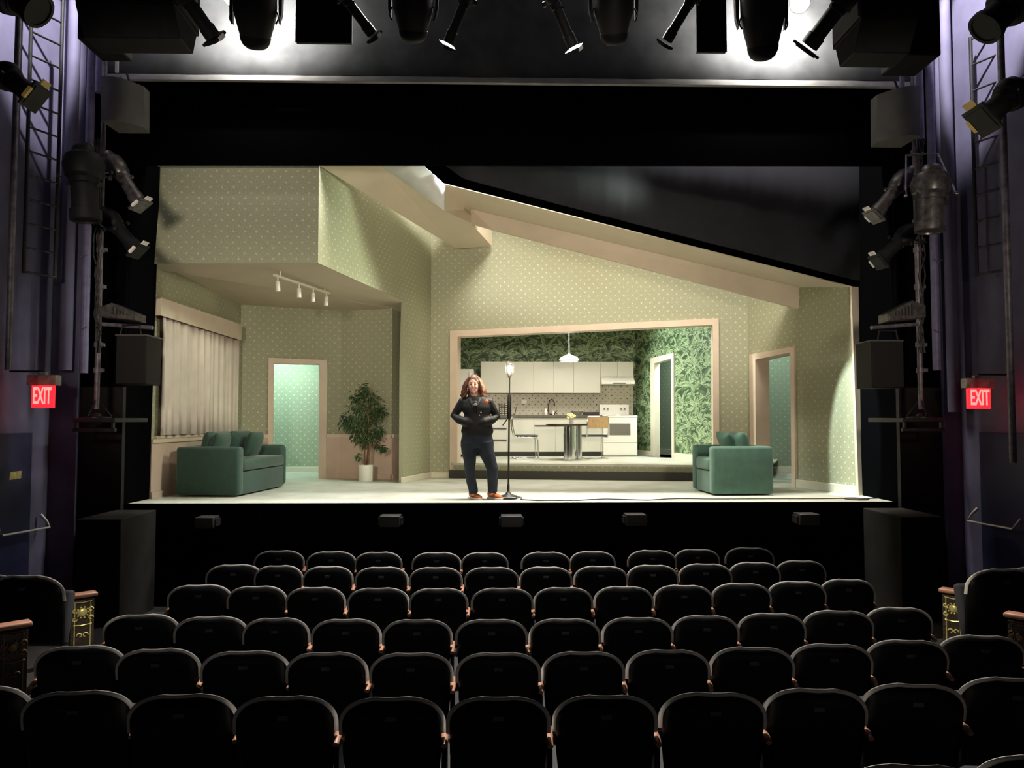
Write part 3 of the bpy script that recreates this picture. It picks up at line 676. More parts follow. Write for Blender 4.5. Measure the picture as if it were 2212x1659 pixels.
# --- curtain with pelmet on the left wall
def wp(x, y, off=0.0): return WL.pt(WL.px(x, y, off), off)
a0 = wp(348, 643, .16); a1 = wp(522, 701, .16); b0_ = wp(347, 681, .16); b1_ = wp(521, 735, .16)
mb = MB(); s0_ = WL.px(348, 643, .16)[0]; s1_ = WL.px(522, 701, .16)[0]
zt, zb_ = (a0.z + a1.z) / 2, (b0_.z + b1_.z) / 2
pel = [(s0_, a0.z), (s1_, a1.z), (s1_, b1_.z), (s0_, b0_.z)]
mbp = slab(WL, pel, [], .16, .145); e1 = slab(WL, [(s0_, a0.z), (s0_ + .02, a0.z), (s0_ + .02, b0_.z), (s0_, b0_.z)], [], .145, 0.0); e2 = slab(WL, [(s1_ - .02, a1.z), (s1_, a1.z), (s1_, b1_.z), (s1_ - .02, b1_.z)], [], .145, 0.0)
tp = slab(WL, [(s0_, a0.z - .02), (s1_, a1.z - .02), (s1_, a1.z), (s0_, a0.z)], [], .145, 0)
allm = MB()
for q in (mbp, e1, e2, tp):
    b = len(allm.v); allm.v += q.v; allm.f += [tuple(i + b for i in f) for f in q.f]; allm.m += q.m
base = WL.pt((s0_, 0)); t = thing('window_curtain', 'pleated sheer curtain with cream pelmet above the sofa', 'curtain', base)
allm.build('pelmet', 'cream', t, world=True)
mb = MB(); n = 150; cs0 = WL.px(351, 700, .08)[0]; cs1 = WL.px(515, 760, .08)[0]; zbot = (wp(351, 940, .08).z) 
for i in range(n + 1):
    u = i / n; s = cs0 + (cs1 - cs0) * u; amp = .032 if u < .62 else .016
    ph = math.sin(u * 74 + 2.2 * math.sin(u * 11)) + .4 * math.sin(u * 153)
    for k in range(5):
        v = k / 4; z = zbot + (b0_.z + .05 + (b1_.z - b0_.z) * u - zbot) * v
        mb.vert(WL.pt((s + .012 * math.sin(v * 3 + i), z), .085 + amp * ph * (1 - .35 * v) ))
for i in range(n):
    for k in range(4): a = i * 5 + k; mb.face((a, a + 5, a + 6, a + 1))
o = mb.build('curtain_panel', 'cloth', t, smooth=80, world=True); o.modifiers.new('solid', 'SOLIDIFY').thickness = .006
mb = slab(WL, [(cs0 - .02, .82), (cs1 + .05, .82), (cs1 + .05, .86), (cs0 - .02, .86)], [], .05, 0); struct(mb.build('trim_window_sill', 'trim'))
# --- track light on the alcove ceiling
ta = at(592, 592, 11.25); tb = at(712, 632, 12.75); zcl = 3.2
def onc(px_, py_): # point on the alcove ceiling
    from mathutils.geometry import intersect_line_plane
    return CO + ray(px_, py_) * ((3.13 - CAMZ) / ray(px_, py_).z)
ta, tb = onc(592, 592), onc(712, 632)
t = thing('track_light', 'four-headed track light on the alcove ceiling', 'track light', ((ta + tb) / 2))
d = (tb - ta).normalized(); sd = d.cross(Vector((0, 0, 1))).normalized() * .02
mb = MB(); mb.prism([ta - sd, ta + sd, tb + sd, tb - sd], (0, 0, -.03)); mb.cyl(ta.lerp(tb, .1), ta.lerp(tb, .1) + Vector((0, 0, .1)), .012); mb.cyl(ta.lerp(tb, .9), ta.lerp(tb, .9) + Vector((0, 0, .1)), .012); mb.build('track', 'white2', t, world=True, bevel=.004)
for k, u in enumerate((.06, .42, .68, .94)):
    p = ta.lerp(tb, u) + Vector((0, 0, -.03)); mb = MB(); ax = Vector((.05 - .03 * k, -.05, -1)).normalized()
    mb.cyl(p, p + Vector((0, 0, -.06)), .010, n=8); mb.lathe([(0, .012), (.01, .03), (.15, .034), (.15, .028)], p + Vector((0, 0, -.05)), ax, n=14)
    o = mb.build('lamp_head', 'white', t, world=True, smooth=40)
# --- kitchen
def K(x, y, Y): return at(x, y, Y)
YU, YB = 17.0, 16.75       # front planes of the wall cabinets and the base cabinets
YW = 17.34
zu0, zu1 = K(1150, 849, YU).z, K(1150, 781, YU).z; zo = K(1330, 814, YU).z
def cab(name, label, x0, x1, z0, z1, Y, depth, doors, group, handle=None):
    xa, xb = K(x0, 850, Y).x, K(x1, 850, Y).x
    t = thing(name, label, 'cabinet', ((xa + xb) / 2, Y, z0), 0, group)
    mb = MB(); mb.box((xa + .001, Y + .02, z0), (xb - .001, Y + depth, z1)); mb.build('body', 'whitecab', t, world=True)
    for (dx0, dx1, dz0, dz1, nm) in doors:
        mb = MB(); mb.box((dx0 + .002, Y, dz0 + .002), (dx1 - .002, Y + .02, dz1 - .002)); dd = mb.build(nm, 'whitecab', t, world=True, bevel=.002)
        if nm == 'drawer' or handle:
            mb = MB(); mb.box((dx0 + .01, Y - .012, dz1 - .03), (dx1 - .01, Y + .001, dz1 - .008)); h = mb.build('handle', 'dark', dd); h.data.transform(Matrix.Translation(-Vector(t.location)))
    return t
X_ = lambda x, Y: K(x, 850, Y).x
def two(x0, xm, x1, z0, z1, Y, nm='door'): return [(X_(x0, Y), X_(xm, Y), z0, z1, nm), (X_(xm, Y), X_(x1, Y), z0, z1, nm)]
g = 'cream wall cabinets of the kitchen'
cab('wall_cabinet', 'cream two-door wall cabinet, first from the refrigerator', 1038, 1153, zu0, zu1, YU, .34, two(1038, 1095, 1153, zu0, zu1, YU), g)
cab('wall_cabinet', 'cream two-door wall cabinet over the sink tap', 1153, 1239.5, zu0, zu1, YU, .34, two(1153, 1196, 1239.5, zu0, zu1, YU), g)
cab('wall_cabinet', 'cream single-door wall cabinet beside the range hood', 1239.5, 1297.5, zu0, zu1, YU, .34, [(X_(1239.5, YU), X_(1297.5, YU), zu0, zu1, 'door')], g)
cab('wall_cabinet', 'short cream wall cabinet above the range hood', 1297.5, 1369, zo, zu1, YU, .34, two(1297.5, 1334, 1369, zo, zu1, YU), g)
hz0 = K(1330, 830, YU - .1).z; hz1 = zo - .012
t = thing('range_hood', 'pale metal range hood under the short cabinet', 'range hood', (X_(1333, YU), YU, hz0))
xa, xb = X_(1298, YU), X_(1369, YU)
mb = MB(); mb.prism([(xa, YU - .0, hz1), (xa, YW, hz1), (xa, YW, hz0), (xa, YU - .16, hz0), (xa, YU - .16, hz0 + .05)], (xb - xa, 0, 0)); mb.build('hood_body', 'white', t, world=True, bevel=.004)
mb = MB(); mb.box((xa + .25, YU - .165, hz0 + .01), (xb - .2, YU - .158, hz0 + .03)); mb.build('control_strip', 'dark', t, world=True)
# backsplash
bz0 = PZ + .9; mb = MB(); xa, xb = X_(1040, YW), X_(1367, YW)
mb.box((xa, YW - .012, bz0), (X_(1298, YW), YW, zu0 + .02)); mb.box((X_(1298, YW), YW - .012, bz0), (xb, YW, zo + .02))
rnd = random.Random(4); px_, pzz = .1385, .069
j = 0; z = bz0 + .03
while z < zo - .02:
    x = xa + .04 + (px_ / 2 if j % 2 else 0)
    while x < xb - .03:
        if z < zu0 - .02 or x > X_(1300, YW):
            a = rnd.choice((.9, -.5, 2.2, .2, 1.2)) + rnd.uniform(-.3, .3); l_, w_ = rnd.uniform(.018, .028), rnd.uniform(.007, .011); ca, sa = math.cos(a), math.sin(a)
            mb.cur = 1; mb.poly([(x + ca * l_, YW - .0135, z + sa * l_), (x - sa * w_, YW - .0135, z + ca * w_), (x - ca * l_, YW - .0135, z - sa * l_), (x + sa * w_ * 1.3, YW - .0135, z - ca * w_ * 1.3)])
        x += px_
    z += pzz; j += 1
o = mb.build('backsplash', ['splash', 'ink']); tag(o, 'cream tiled backsplash with small dark motifs behind the worktop', 'backsplash')
# base cabinets
zk = PZ + .10; ztp = PZ + .84; g = 'cream base cabinets of the kitchen'
gap_ = 0
def kickp(t, x0, x1):
    mb = MB(); mb.box((X_(x0, YB), YB + .05, PZ), (X_(x1, YB), YB + .5, zk)); mb.build('plinth', 'kick', t, world=True)
dz1 = [zk, zk + .27, zk + .52, ztp]
t = cab('base_cabinet', 'cream base cabinet with dark-handled drawers behind the ghost light stand', 1042, 1095, zk, ztp, YB, .56, [(X_(1042, YB), X_(1095, YB), a, b, 'drawer') for a, b in zip(dz1, dz1[1:])], g); kickp(t, 1042, 1095)
t = cab('base_cabinet', 'cream single-door base cabinet behind the chrome chair nearest the person', 1095, 1153.5, zk, ztp, YB, .56, [(X_(1095, YB), X_(1153.5, YB), zk, ztp, 'door')], g); kickp(t, 1095, 1153.5)
zs = K(1180, 919, YB).z
t = cab('base_cabinet', 'cream sink cabinet under the tap, with one long dark handle strip', 1153.5, 1239, zk, ztp, YB, .56, two(1153.5, 1199, 1239, zk, zs, YB) + [(X_(1153.5, YB), X_(1239, YB), zs, ztp, 'panel')], g); kickp(t, 1153.5, 1239)
mb = MB(); mb.box((X_(1155, YB), YB - .01, zs - .02), (X_(1230, YB), YB + .001, zs + .006)); mb.build('handle', 'dark', t, world=True)
t = cab('base_cabinet', 'cream base cabinet beside the stove, behind the cane chair', 1239, 1301, zk, ztp, YB, .56, two(1239, 1270, 1301, zk, zs, YB) + [(X_(1239, YB), X_(1301, YB), zs, ztp, 'panel')], g); kickp(t, 1239, 1301)
mb = MB(); mb.box((X_(1040, YB), YB - .03, ztp), (X_(1301, YB), YW - .012, ztp + .06)); o = mb.build('worktop', 'counter', bevel=.006); tag(o, 'long dark olive kitchen worktop over the base cabinets', 'worktop')
# fridge
YFr = 16.6; t = thing('refrigerator', 'tall white refrigerator at the left end of the kitchen, behind the person', 'refrigerator', (X_(985, YFr), YFr, PZ))
fz = K(1000, 797, YFr).z; xa, xb = X_(946, YFr), X_(1023, YFr)
rbox('body', None, (xa, YFr + .07, PZ + .03), (xb, YFr + .72, fz), 'white', .02).parent = t; o = C.objects['body'] if False else t.children[-1]; o.data.transform(Matrix.Translation(-Vector(t.location)))
for z0_, z1_ in ((PZ + .06, PZ + 1.25), (PZ + 1.26, fz)):
    mb = MB(); mb.box((xa, YFr, z0_), (xb, YFr + .065, z1_)); dd = mb.build('door', 'white', t, world=True, bevel=.015, seg=3)
    mb = MB(); mb.box((xb - .09, YFr - .035, z0_ + .1), (xb - .065, YFr, min(z0_ + .6, z1_ - .06))); h = mb.build('handle', 'alu', dd); h.data.transform(Matrix.Translation(-Vector(t.location)))
# stove
YS = 16.62; xa, xb = X_(1303, YS), X_(1376, YS); zs_top = K(1340, 899, YS).z; bgz0, bgz1 = K(1330, 893, YW - .12).z, K(1330, 874, YW - .12).z
t = thing('stove', 'white electric stove with a grey oven window at the right end of the worktop', 'stove', ((xa + xb) / 2, YS, PZ))
mb = MB(); mb.box((xa, YS + .03, PZ + .02), (xb, YW - .06, zs_top - .02)); mb.build('body', 'white', t, world=True, bevel=.006)
mb = MB(); mb.box((xa - .01, YS, zs_top - .02), (xb + .01, YW - .06, zs_top + .015)); mb.build('cooktop', 'white', t, world=True, bevel=.006)
zd = K(1340, 957, YS).z
mb = MB(); mb.box((xa, YS, zd + .006), (xb, YS + .03, zs_top - .03)); dd = mb.build('oven_door', 'white', t, world=True, bevel=.005)
wz0, wz1 = K(1340, 940, YS).z, K(1340, 915, YS).z
mb = MB(); mb.box((X_(1316, YS), YS - .004, wz0), (X_(1361, YS), YS + .002, wz1)); h = mb.build('oven_window', 'glassd', dd); h.data.transform(Matrix.Translation(-Vector(t.location)))
mb = MB(); mb.box((xa, YS, PZ + .04), (xb, YS + .03, zd - .006)); dd = mb.build('drawer', 'white', t, world=True, bevel=.005)
mb = MB(); mb.box((xa, YW - .16, zs_top + .0), (xb - .08, YW - .06, bgz1)); mb.box((xa, YW - .165, bgz0 - .01), (xb - .08, YW - .15, bgz0)); mb.build('backguard', 'white', t, world=True, bevel=.004)
for k, u in enumerate((.15, .27, .73, .85)):
    mb = MB(); x = xa + (xb - .08 - xa) * u; mb.cyl((x, YW - .16, (bgz0 + bgz1) / 2), (x, YW - .185, (bgz0 + bgz1) / 2), .02, n=14); mb.build('knob', 'plate', t, world=True, smooth=40)
for k, (u, v, r) in enumerate(((.28, .15, .10), (.72, .15, .08), (.28, .42, .08), (.72, .42, .10))):
    mb = MB(); mb.lathe([(0, r), (.012, r), (.014, r * .9)], (xa + (xb - xa) * u, YS + v, zs_top + .015), n=22); mb.build('burner', 'dark', t, world=True, smooth=40)
# tap, jars, bowl, white plate on worktop
zt_ = ztp + .06; q = K(1190, 880, 17.15)
t = thing('kitchen_tap', 'dark arched kitchen tap against the tiled backsplash', 'tap', (q.x, 17.15, zt_))
mb = MB(); mb.cyl((0, 0, 0), (0, 0, .03), .03); mb.tube([(-.05, 0, .02), (-.055, 0, .22), (-.03, -.02, .33), (.02, -.06, .36), (.07, -.10, .28), (.08, -.11, .2)], .012, 10); mb.build('spout', 'dark', t, smooth=60)
mb = MB(); mb.tube([(.09, 0, 0), (.09, 0, .05), (.14, -.03, .10)], .010, 8); mb.build('lever', 'dark', t, smooth=60)
for px_, h_, r_, m_, nm, lab in ((1179, .15, .035, 'white', 'soap_bottle', 'white soap bottle on the worktop beside the tap'), (1195, .11, .02, 'white', 'spray_bottle', 'small pale bottle on the worktop under the tap spout')):
    q = K(px_, 885, 17.0); mb = MB(); mb.lathe([(0, r_ * .9), (.01, r_), (h_ * .65, r_), (h_ * .8, r_ * .45), (h_, r_ * .4)], (0, 0, 0), n=16); o = mb.build(nm, m_, smooth=50); o.location = (q.x, 17.0, zt_); tag(o, lab, 'bottle')
q = K(1247, 893, 17.0); mb = MB(); mb.lathe([(0, .05), (.01, .06), (.06, .12), (.09, .15), (.095, .14), (.03, .06), (.02, .01)], (0, 0, 0), n=24); o = mb.build('mixing_bowl', 'whitecab', smooth=60); o.location = (q.x, 17.0, zt_); tag(o, 'pale mixing bowl on the worktop behind the flower vase', 'bowl')
q = K(1283, 890, 17.05); mb = MB(); mb.box((-.20, -.1, 0), (.13, .1, .07)); o = mb.build('baking_tray', 'dark', bevel=.01); o.location = (q.x - .03, 17.05, zt_); tag(o, 'flat dark tray on the worktop beside the stove', 'tray')
q = K(1132, 868, YW - .015); mb = MB(); mb.box((-.06, 0, -.04), (.06, .012, .04)); o = mb.build('small_white_plate', 'white', bevel=.004); o.location = (q.x, YW - .026, q.z); tag(o, 'small white plate on the tiled backsplash', 'outlet')  # plain white plate for a small white spot on the tiles
# pendant lamp
yp = 15.4; q = K(1229.5, 771, yp); r = (K(1251, 771, yp).x - K(1208, 771, yp).x) / 2; zt1, zb1 = K(1229, 764, yp).z, K(1229, 781, yp).z
t = thing('pendant_lamp', 'white shallow pendant lamp hanging above the kitchen table', 'pendant lamp', (q.x, yp, zb1))
h = zt1 - zb1
mb = MB(); mb.lathe([(0, r * .85), (h * .18, r), (h * .55, r * .82), (h * .8, r * .3), (h, r * .06), (h * .98, r * .03), (h * .5, r * .7), (h * .1, r * .9)], (0, 0, 0), n=32, cap=False)
mb.build('lamp_shade', mat('pendant_enamel', (.85, .84, .8), .4, emit=(1, .98, .92), es=.35), t, smooth=50)
mb = MB(); mb.cyl((0, 0, h * .9), (0, 0, kt - zb1), .006, n=8); mb.build('cord', 'white', t)
mb = MB(); mb.ball((0, 0, h * .35), .045); mb.build('bulb', 'glowc' if False else 'tab', t, smooth=180)
point('pendant_light', (q.x, yp, zb1 - .04), 14, (1, .93, .78), .08)
# table
yt = 15.35; ztab = K(1230, 916, yt).z
t = thing('dining_table', 'dark thin-topped kitchen table on two chrome drum pedestals', 'table', (K(1222, 916, yt).x, yt, PZ))
x0, x1 = K(1180, 916, yt).x - t.location.x, K(1266, 916, yt).x - t.location.x
mb = MB(); n = 40; xm, hw_ = (x0 + x1) / 2, (x1 - x0) / 2
mb.prism([(xm + hw_ * math.copysign(abs(math.cos(a)) ** .5, math.cos(a)), .42 * math.copysign(abs(math.sin(a)) ** .6, math.sin(a)), ztab - PZ - .03) for a in [2 * PI * k / n for k in range(n)]], (0, 0, .03)); mb.build('tabletop', 'dark', t)
for xa_, xb_, yy in ((1217, 1243, -.1), (1243.5, 1257, .12)):
    cx = (K(xa_, 950, yt + yy).x + K(xb_, 950, yt + yy).x) / 2 - t.location.x; rr = (K(xb_, 950, yt).x - K(xa_, 950, yt).x) / 2
    mb = MB(); mb.lathe([(0, rr + .012), (.012, rr + .012), (.014, rr), (ztab - PZ - .031, rr)], (cx, yy, 0), n=36); mb.build('pedestal', 'chrome', t, smooth=40)
q = K(1233, 910, yt); t2 = thing('flower_vase', 'pale yellow blooms in a small glass vase on the kitchen table', 'vase', (q.x, yt - .05, ztab))
mb = MB(); mb.lathe([(0, .03), (.005, .035), (.06, .045), (.09, .03), (.11, .038), (.108, .034), (.09, .026), (.06, .04), (.01, .03)], (0, 0, 0), n=20); mb.build('vase', 'glass', t2, smooth=60)
for k in range(5):
    a = k * 1.25; c = Vector((.055 * math.cos(a), .045 * math.sin(a), .155 + .025 * math.sin(a * 2))); fl_ = MB()
    for p_ in range(6):
        b = p_ * PI / 3; fl_.ball(c + Vector((.026 * math.cos(b), .01 * math.sin(b) - .01, .022 * math.sin(b))), (.022, .013, .02), 8, 6)
    fo = fl_.build('flower', 'yellow', t2, smooth=180)
    s2_ = MB(); s2_.tube([(0, 0, .01), (c.x * .5, c.y * .5, .1), tuple(c)], .003, 6); s2_.build('stem', 'leaf', fo)
# cantilever chairs (kitchen) : built facing +x
def cantilever(label, loc, rz):
    t = thing('cantilever_chair', label, 'chair', loc, rz, 'chrome cantilever chairs at the kitchen table')
    for s in (-1, 1):
        y = .225 * s; mb = MB()
        mb.tube([(-.25, 0, .012), (-.25, y, .012), (-.2, y, .012), (.2, y, .012), (.235, y, .03), (.235, y, .10), (.225, y, .38), (.20, y, .43), (.15, y, .445), (-.2, y, .445), (-.24, y, .47), (-.27, y, .60), (-.30, y, .84), (-.30, y * .9, .86), (-.302, 0, .865)], .0115, 10)
        mb.build('frame', 'chrome', t, smooth=60)
    rbox('seat', t, (-.21, -.24, .452), (.235, .24, .49), 'blackpad', .018)
    X = Matrix.Translation((-.288, 0, .74)) @ Matrix.Rotation(-.12, 4, 'Y')
    mb = MB(); mb.cbox((0, 0, 0), (.02, .43, .24), X); bp_ = mb.build('back_panel', 'cane', t, bevel=.006)
    return t
yc = 15.9; q = K(1140, 985, yc)
q = fl(1134, 991.5, PZ); cantilever('chrome cantilever chair with black seat left of the table, seen from the side', (q.x + .02, q.y + .15, PZ), 0.06)
q = fl(1286, 991, PZ); cantilever('chrome cantilever chair with tan cane back right of the table', (q.x, q.y + .18, PZ), PI * .55)
# ================================================================== PERSON AND GHOST LIGHT
gp = fl(1040, 1079); YP = gp.y + .03
t = thing('person', 'smiling person in black jacket, dark jeans and orange shoes standing beside the ghost light', 'person', (gp.x, YP, 0))
def L_(px_, py_, dy=0.0): q = at(px_, py_, YP + dy); return Vector((q.x - gp.x, dy, q.z))
def Z(py_): return at(1030, py_, YP).z
def rings(mb, lst, n=24):
    """lst: (centre Vector, rx, ry) horizontal superellipse rings, bottom to top"""
    R = []
    for c, rx, ry in lst:
        R.append([mb.vert(c + Vector((rx * math.copysign(abs(math.cos(a)) ** .85, math.cos(a)), ry * math.copysign(abs(math.sin(a)) ** .85, math.sin(a)), 0))) for a in [2 * PI * j / n for j in range(n)]])
    for a, b in zip(R, R[1:]):
        for j in range(n): mb.face((a[j], a[(j + 1) % n], b[(j + 1) % n], b[j]))
    mb.face(R[0][::-1]); mb.face(R[-1])
def remesh(o, vox=.009, sm=4):
    r = o.modifiers.new('remesh', 'REMESH'); r.mode = 'VOXEL'; r.voxel_size = vox; r.use_smooth_shade = True
    s = o.modifiers.new('smooth', 'SMOOTH'); s.iterations = sm; s.factor = .5
HC = L_(1023, 832)            # head centre
body = MB()
body.ball(HC + Vector((0, .01, .01)), (.080, .100, .122), 20, 14)      # skull
body.ball(HC + Vector((0, -.028, -.045)), (.060, .062, .072), 16, 10)   # jaw
body.ball(HC + Vector((0, -.068, -.102)), (.022, .018, .018), 10, 8)    # chin
body.ball(HC + Vector((-.034, -.066, -.032)), (.024, .022, .022), 10, 8); body.ball(HC + Vector((.034, -.066, -.032)), (.024, .022, .022), 10, 8)
body.tube([HC + Vector((-.002, -.085, .022)), HC + Vector((-.004, -.108, -.014)), HC + Vector((-.004, -.112, -.028))], [.009, .014, .017], 10)   # nose
for s in (-1, 1): body.ball(HC + Vector((s * .079, .012, -.01)), (.012, .022, .032), 10, 8)
nb = L_(1026, 862); body.tube([HC + Vector((0, .02, -.06)), Vector((nb.x, .02, nb.z + .02)), Vector((nb.x + .005, .02, nb.z - .05))], [.055, .056, .08], 16)
body.tube([Vector((nb.x, .02, Z(872))), Vector((L_(1028, 900).x, .02, Z(900))), Vector((L_(1030, 935).x, .02, Z(935))), Vector((L_(1031, 958).x, .02, Z(958)))], [(.16, .08), (.15, .10), (.14, .10), (.16, .11)], 18)
hipL, kneeL, ankL = L_(1013, 962), L_(1015, 1012, -.02), L_(1024, 1068, 0)
hipR, kneeR, ankR = L_(1048, 962), L_(1063, 1012, -.02), L_(1064, 1066, .02)
for a, b, c in ((hipL, kneeL, ankL), (hipR, kneeR, ankR)):
    body.tube([a, b, c + Vector((0, 0, .03)), c + Vector((0, 0, -.02))], [.085, .045, .035, .035], 14)
shL, elL, wrL = L_(1000, 868, .02), L_(981, 898, .05), L_(1003, 912, -.07)
shR, elR, wrR = L_(1056, 869, .02), L_(1073, 900, .05), L_(1051, 912, -.07)
for a, b, c, hx in ((shL, elL, wrL, 1), (shR, elR, wrR, -1)):
    body.tube([a, b, c], [.045, .036, .026], 12)
    body.tube([c, c + Vector((hx * .05, -.012, -.02)), c + Vector((hx * .08, -.01, -.035))], [(.024, .018), (.036, .018), (.032, .014)], 10)
    for k in range(4): 
        o0 = c + Vector((hx * .08, -.012, -.01 - .018 * k)); body.tube([o0, o0 + Vector((hx * .035, .004, -.015)), o0 + Vector((hx * (.055 - .005 * abs(k - 1)), .016, -.03))], [.0085, .008, .007], 8)
    body.tube([c + Vector((hx * .02, -.02, .01)), c + Vector((hx * .05, -.03, .022)), c + Vector((hx * .075, -.03, .018))], [.011, .010, .008], 8)
o = body.build('body', 'skin', t); remesh(o, .0065, 2)
for s in (-1, 1):
    e = MB(); e.ball(HC + Vector((s * .030 - .003, -.086, .010)), (.013, .006, .006), 10, 6); e.build('eye', 'dark', t, smooth=180)
    e = MB(); e.tube([HC + Vector((s * .047 - .003, -.080, .027)), HC + Vector((s * .030 - .003, -.090, .034)), HC + Vector((s * .014 - .003, -.093, .030))], .004, 8); e.build('eyebrow', 'hair', t, smooth=180)
mth = HC + Vector((-.004, -.092, -.058))
m1 = MB(); n = 10
top_ = [mth + Vector((.030 * (2 * k / n - 1), .016 * (2 * k / n - 1) ** 2, .010 * (2 * k / n - 1) ** 2)) for k in range(n + 1)]
bot_ = [mth + Vector((.030 * (2 * k / n - 1), .016 * (2 * k / n - 1) ** 2, -.018 * (1 - (2 * k / n - 1) ** 2) + .010 * (2 * k / n - 1) ** 2)) for k in range(n + 1)]
m1.prism([p + Vector((0, -.004, 0)) for p in top_] + [p + Vector((0, -.004, 0)) for p in bot_[-2:0:-1]], (0, .012, 0)); m1.build('teeth', 'teeth', t)
m1 = MB(); m1.tube([p + Vector((0, -.005, .003)) for p in top_], .0035, 8); m1.tube([p + Vector((0, -.005, -.003)) for p in bot_], .0042, 8); m1.build('lips', 'lip', t, smooth=180)
# hair
hr = MB(); rnd = random.Random(5)
hr.ball(HC + Vector((0.004, .026, .038)), (.092, .106, .114), 20, 14); hr.ball(HC + Vector((0.0, .075, -.10)), (.085, .045, .14), 16, 12)
for s in (-1, 1):
    for k in range(17):
        u = k / 16; ang = u * PI * .62
        st = HC + Vector((s * .040 + s * .038 * u, -.030 + .13 * u, .120 - .02 * u)); wv_ = .010 + .016 * rnd.random(); ph = rnd.uniform(0, 6)
        ln = rnd.uniform(.26, .33) if s > 0 else rnd.uniform(.25, .31); pts = []
        for q in range(13):
            v = q / 12; out = math.sin(min(v * 1.5, 1) * PI / 2)
            base = st + Vector((s * (.052 * out + .028 * v), (.012 + .02 * u) * out, -ln * v))
            pts.append(base + Vector((wv_ * v * 1.3 * math.sin(ph + v * 13), wv_ * v * math.cos(ph + v * 12), 0)))
        hr.tube(pts, [.014, .019, .021, .021, .021, .020, .020, .019, .019, .018, .016, .013, .006], 8)
hr.build('hair', 'hair', t, smooth=180)
# jacket
jk = MB()
X0 = lambda a, b: (L_(a, 900).x + L_(b, 900).x) / 2
W0 = lambda a, b: (L_(b, 900).x - L_(a, 900).x) / 2
rings(jk, [(Vector((X0(997, 1065), .015, Z(939))), W0(998, 1064), .125), (Vector((X0(996, 1066), .01, Z(931))), W0(996, 1067), .135), (Vector((X0(996, 1066), .005, Z(915))), W0(1000, 1062), .13), (Vector((X0(1002, 1059), .01, Z(897))), W0(1003, 1058), .12),
           (Vector((X0(994, 1062), .015, Z(880))), W0(995, 1062), .125), (Vector((X0(994, 1061), .02, Z(868))), W0(995, 1060), .105), (Vector((X0(998, 1058), .02, Z(861))), W0(1000, 1056), .085), (Vector((X0(1008, 1046), .02, Z(856))), W0(1010, 1044), .065)])
for sh, el, wr, hx in ((shL, elL, wrL, 1), (shR, elR, wrR, -1)):
    jk.tube([sh + Vector((hx * .07, 0, .02)), sh + Vector((0, 0, .005)), sh.lerp(el, .5), el, el.lerp(wr, .5) + Vector((0, -.02, -.01)), wr + Vector((hx * .03, -.01, 0)), wr + Vector((hx * .10, 0, -.02)), wr + Vector((hx * .15, .01, -.03))], [.055, .066, .062, .057, .060, .062, .058, .045], 16)
o = jk.build('jacket', 'jacket', t); remesh(o, .011, 3)
mb = MB()
for s in (-1, 1): mb.tube([Vector((nb.x + s * .075, .03, Z(857))), Vector((nb.x + s * .065, -.06, Z(862))), Vector((nb.x + s * .03, -.112, Z(876))), Vector((nb.x + s * .012 + .012, -.125, Z(893)))], [(.022, .010), (.024, .011), (.02, .010), (.008, .006)], 10)
mb.build('collar', 'jacket', t, smooth=180)
tk = MB(); tk.ball(Vector((nb.x + .003, -.01, Z(872))), (.068, .11, .055), 14, 10); tk.build('shirt', 'jacket', t, smooth=180)
q = L_(1051, 868, -.112); mb = MB(); mb.ball(q, (.026, .016, .032), 16, 10); mb.build('badge', 'badge', t, smooth=180)
q = L_(1027, 874, -.127); mb = MB(); mb.ball(q, (.028, .012, .017), 14, 8); mb.build('pendant', 'greyprint', t, smooth=180)
for px_, py_ in ((1039, 891), (1036, 897)):
    mb = MB(); mb.ball(L_(px_, py_, -.13), .007, 8, 6); mb.build('button', 'tab', t, smooth=180)
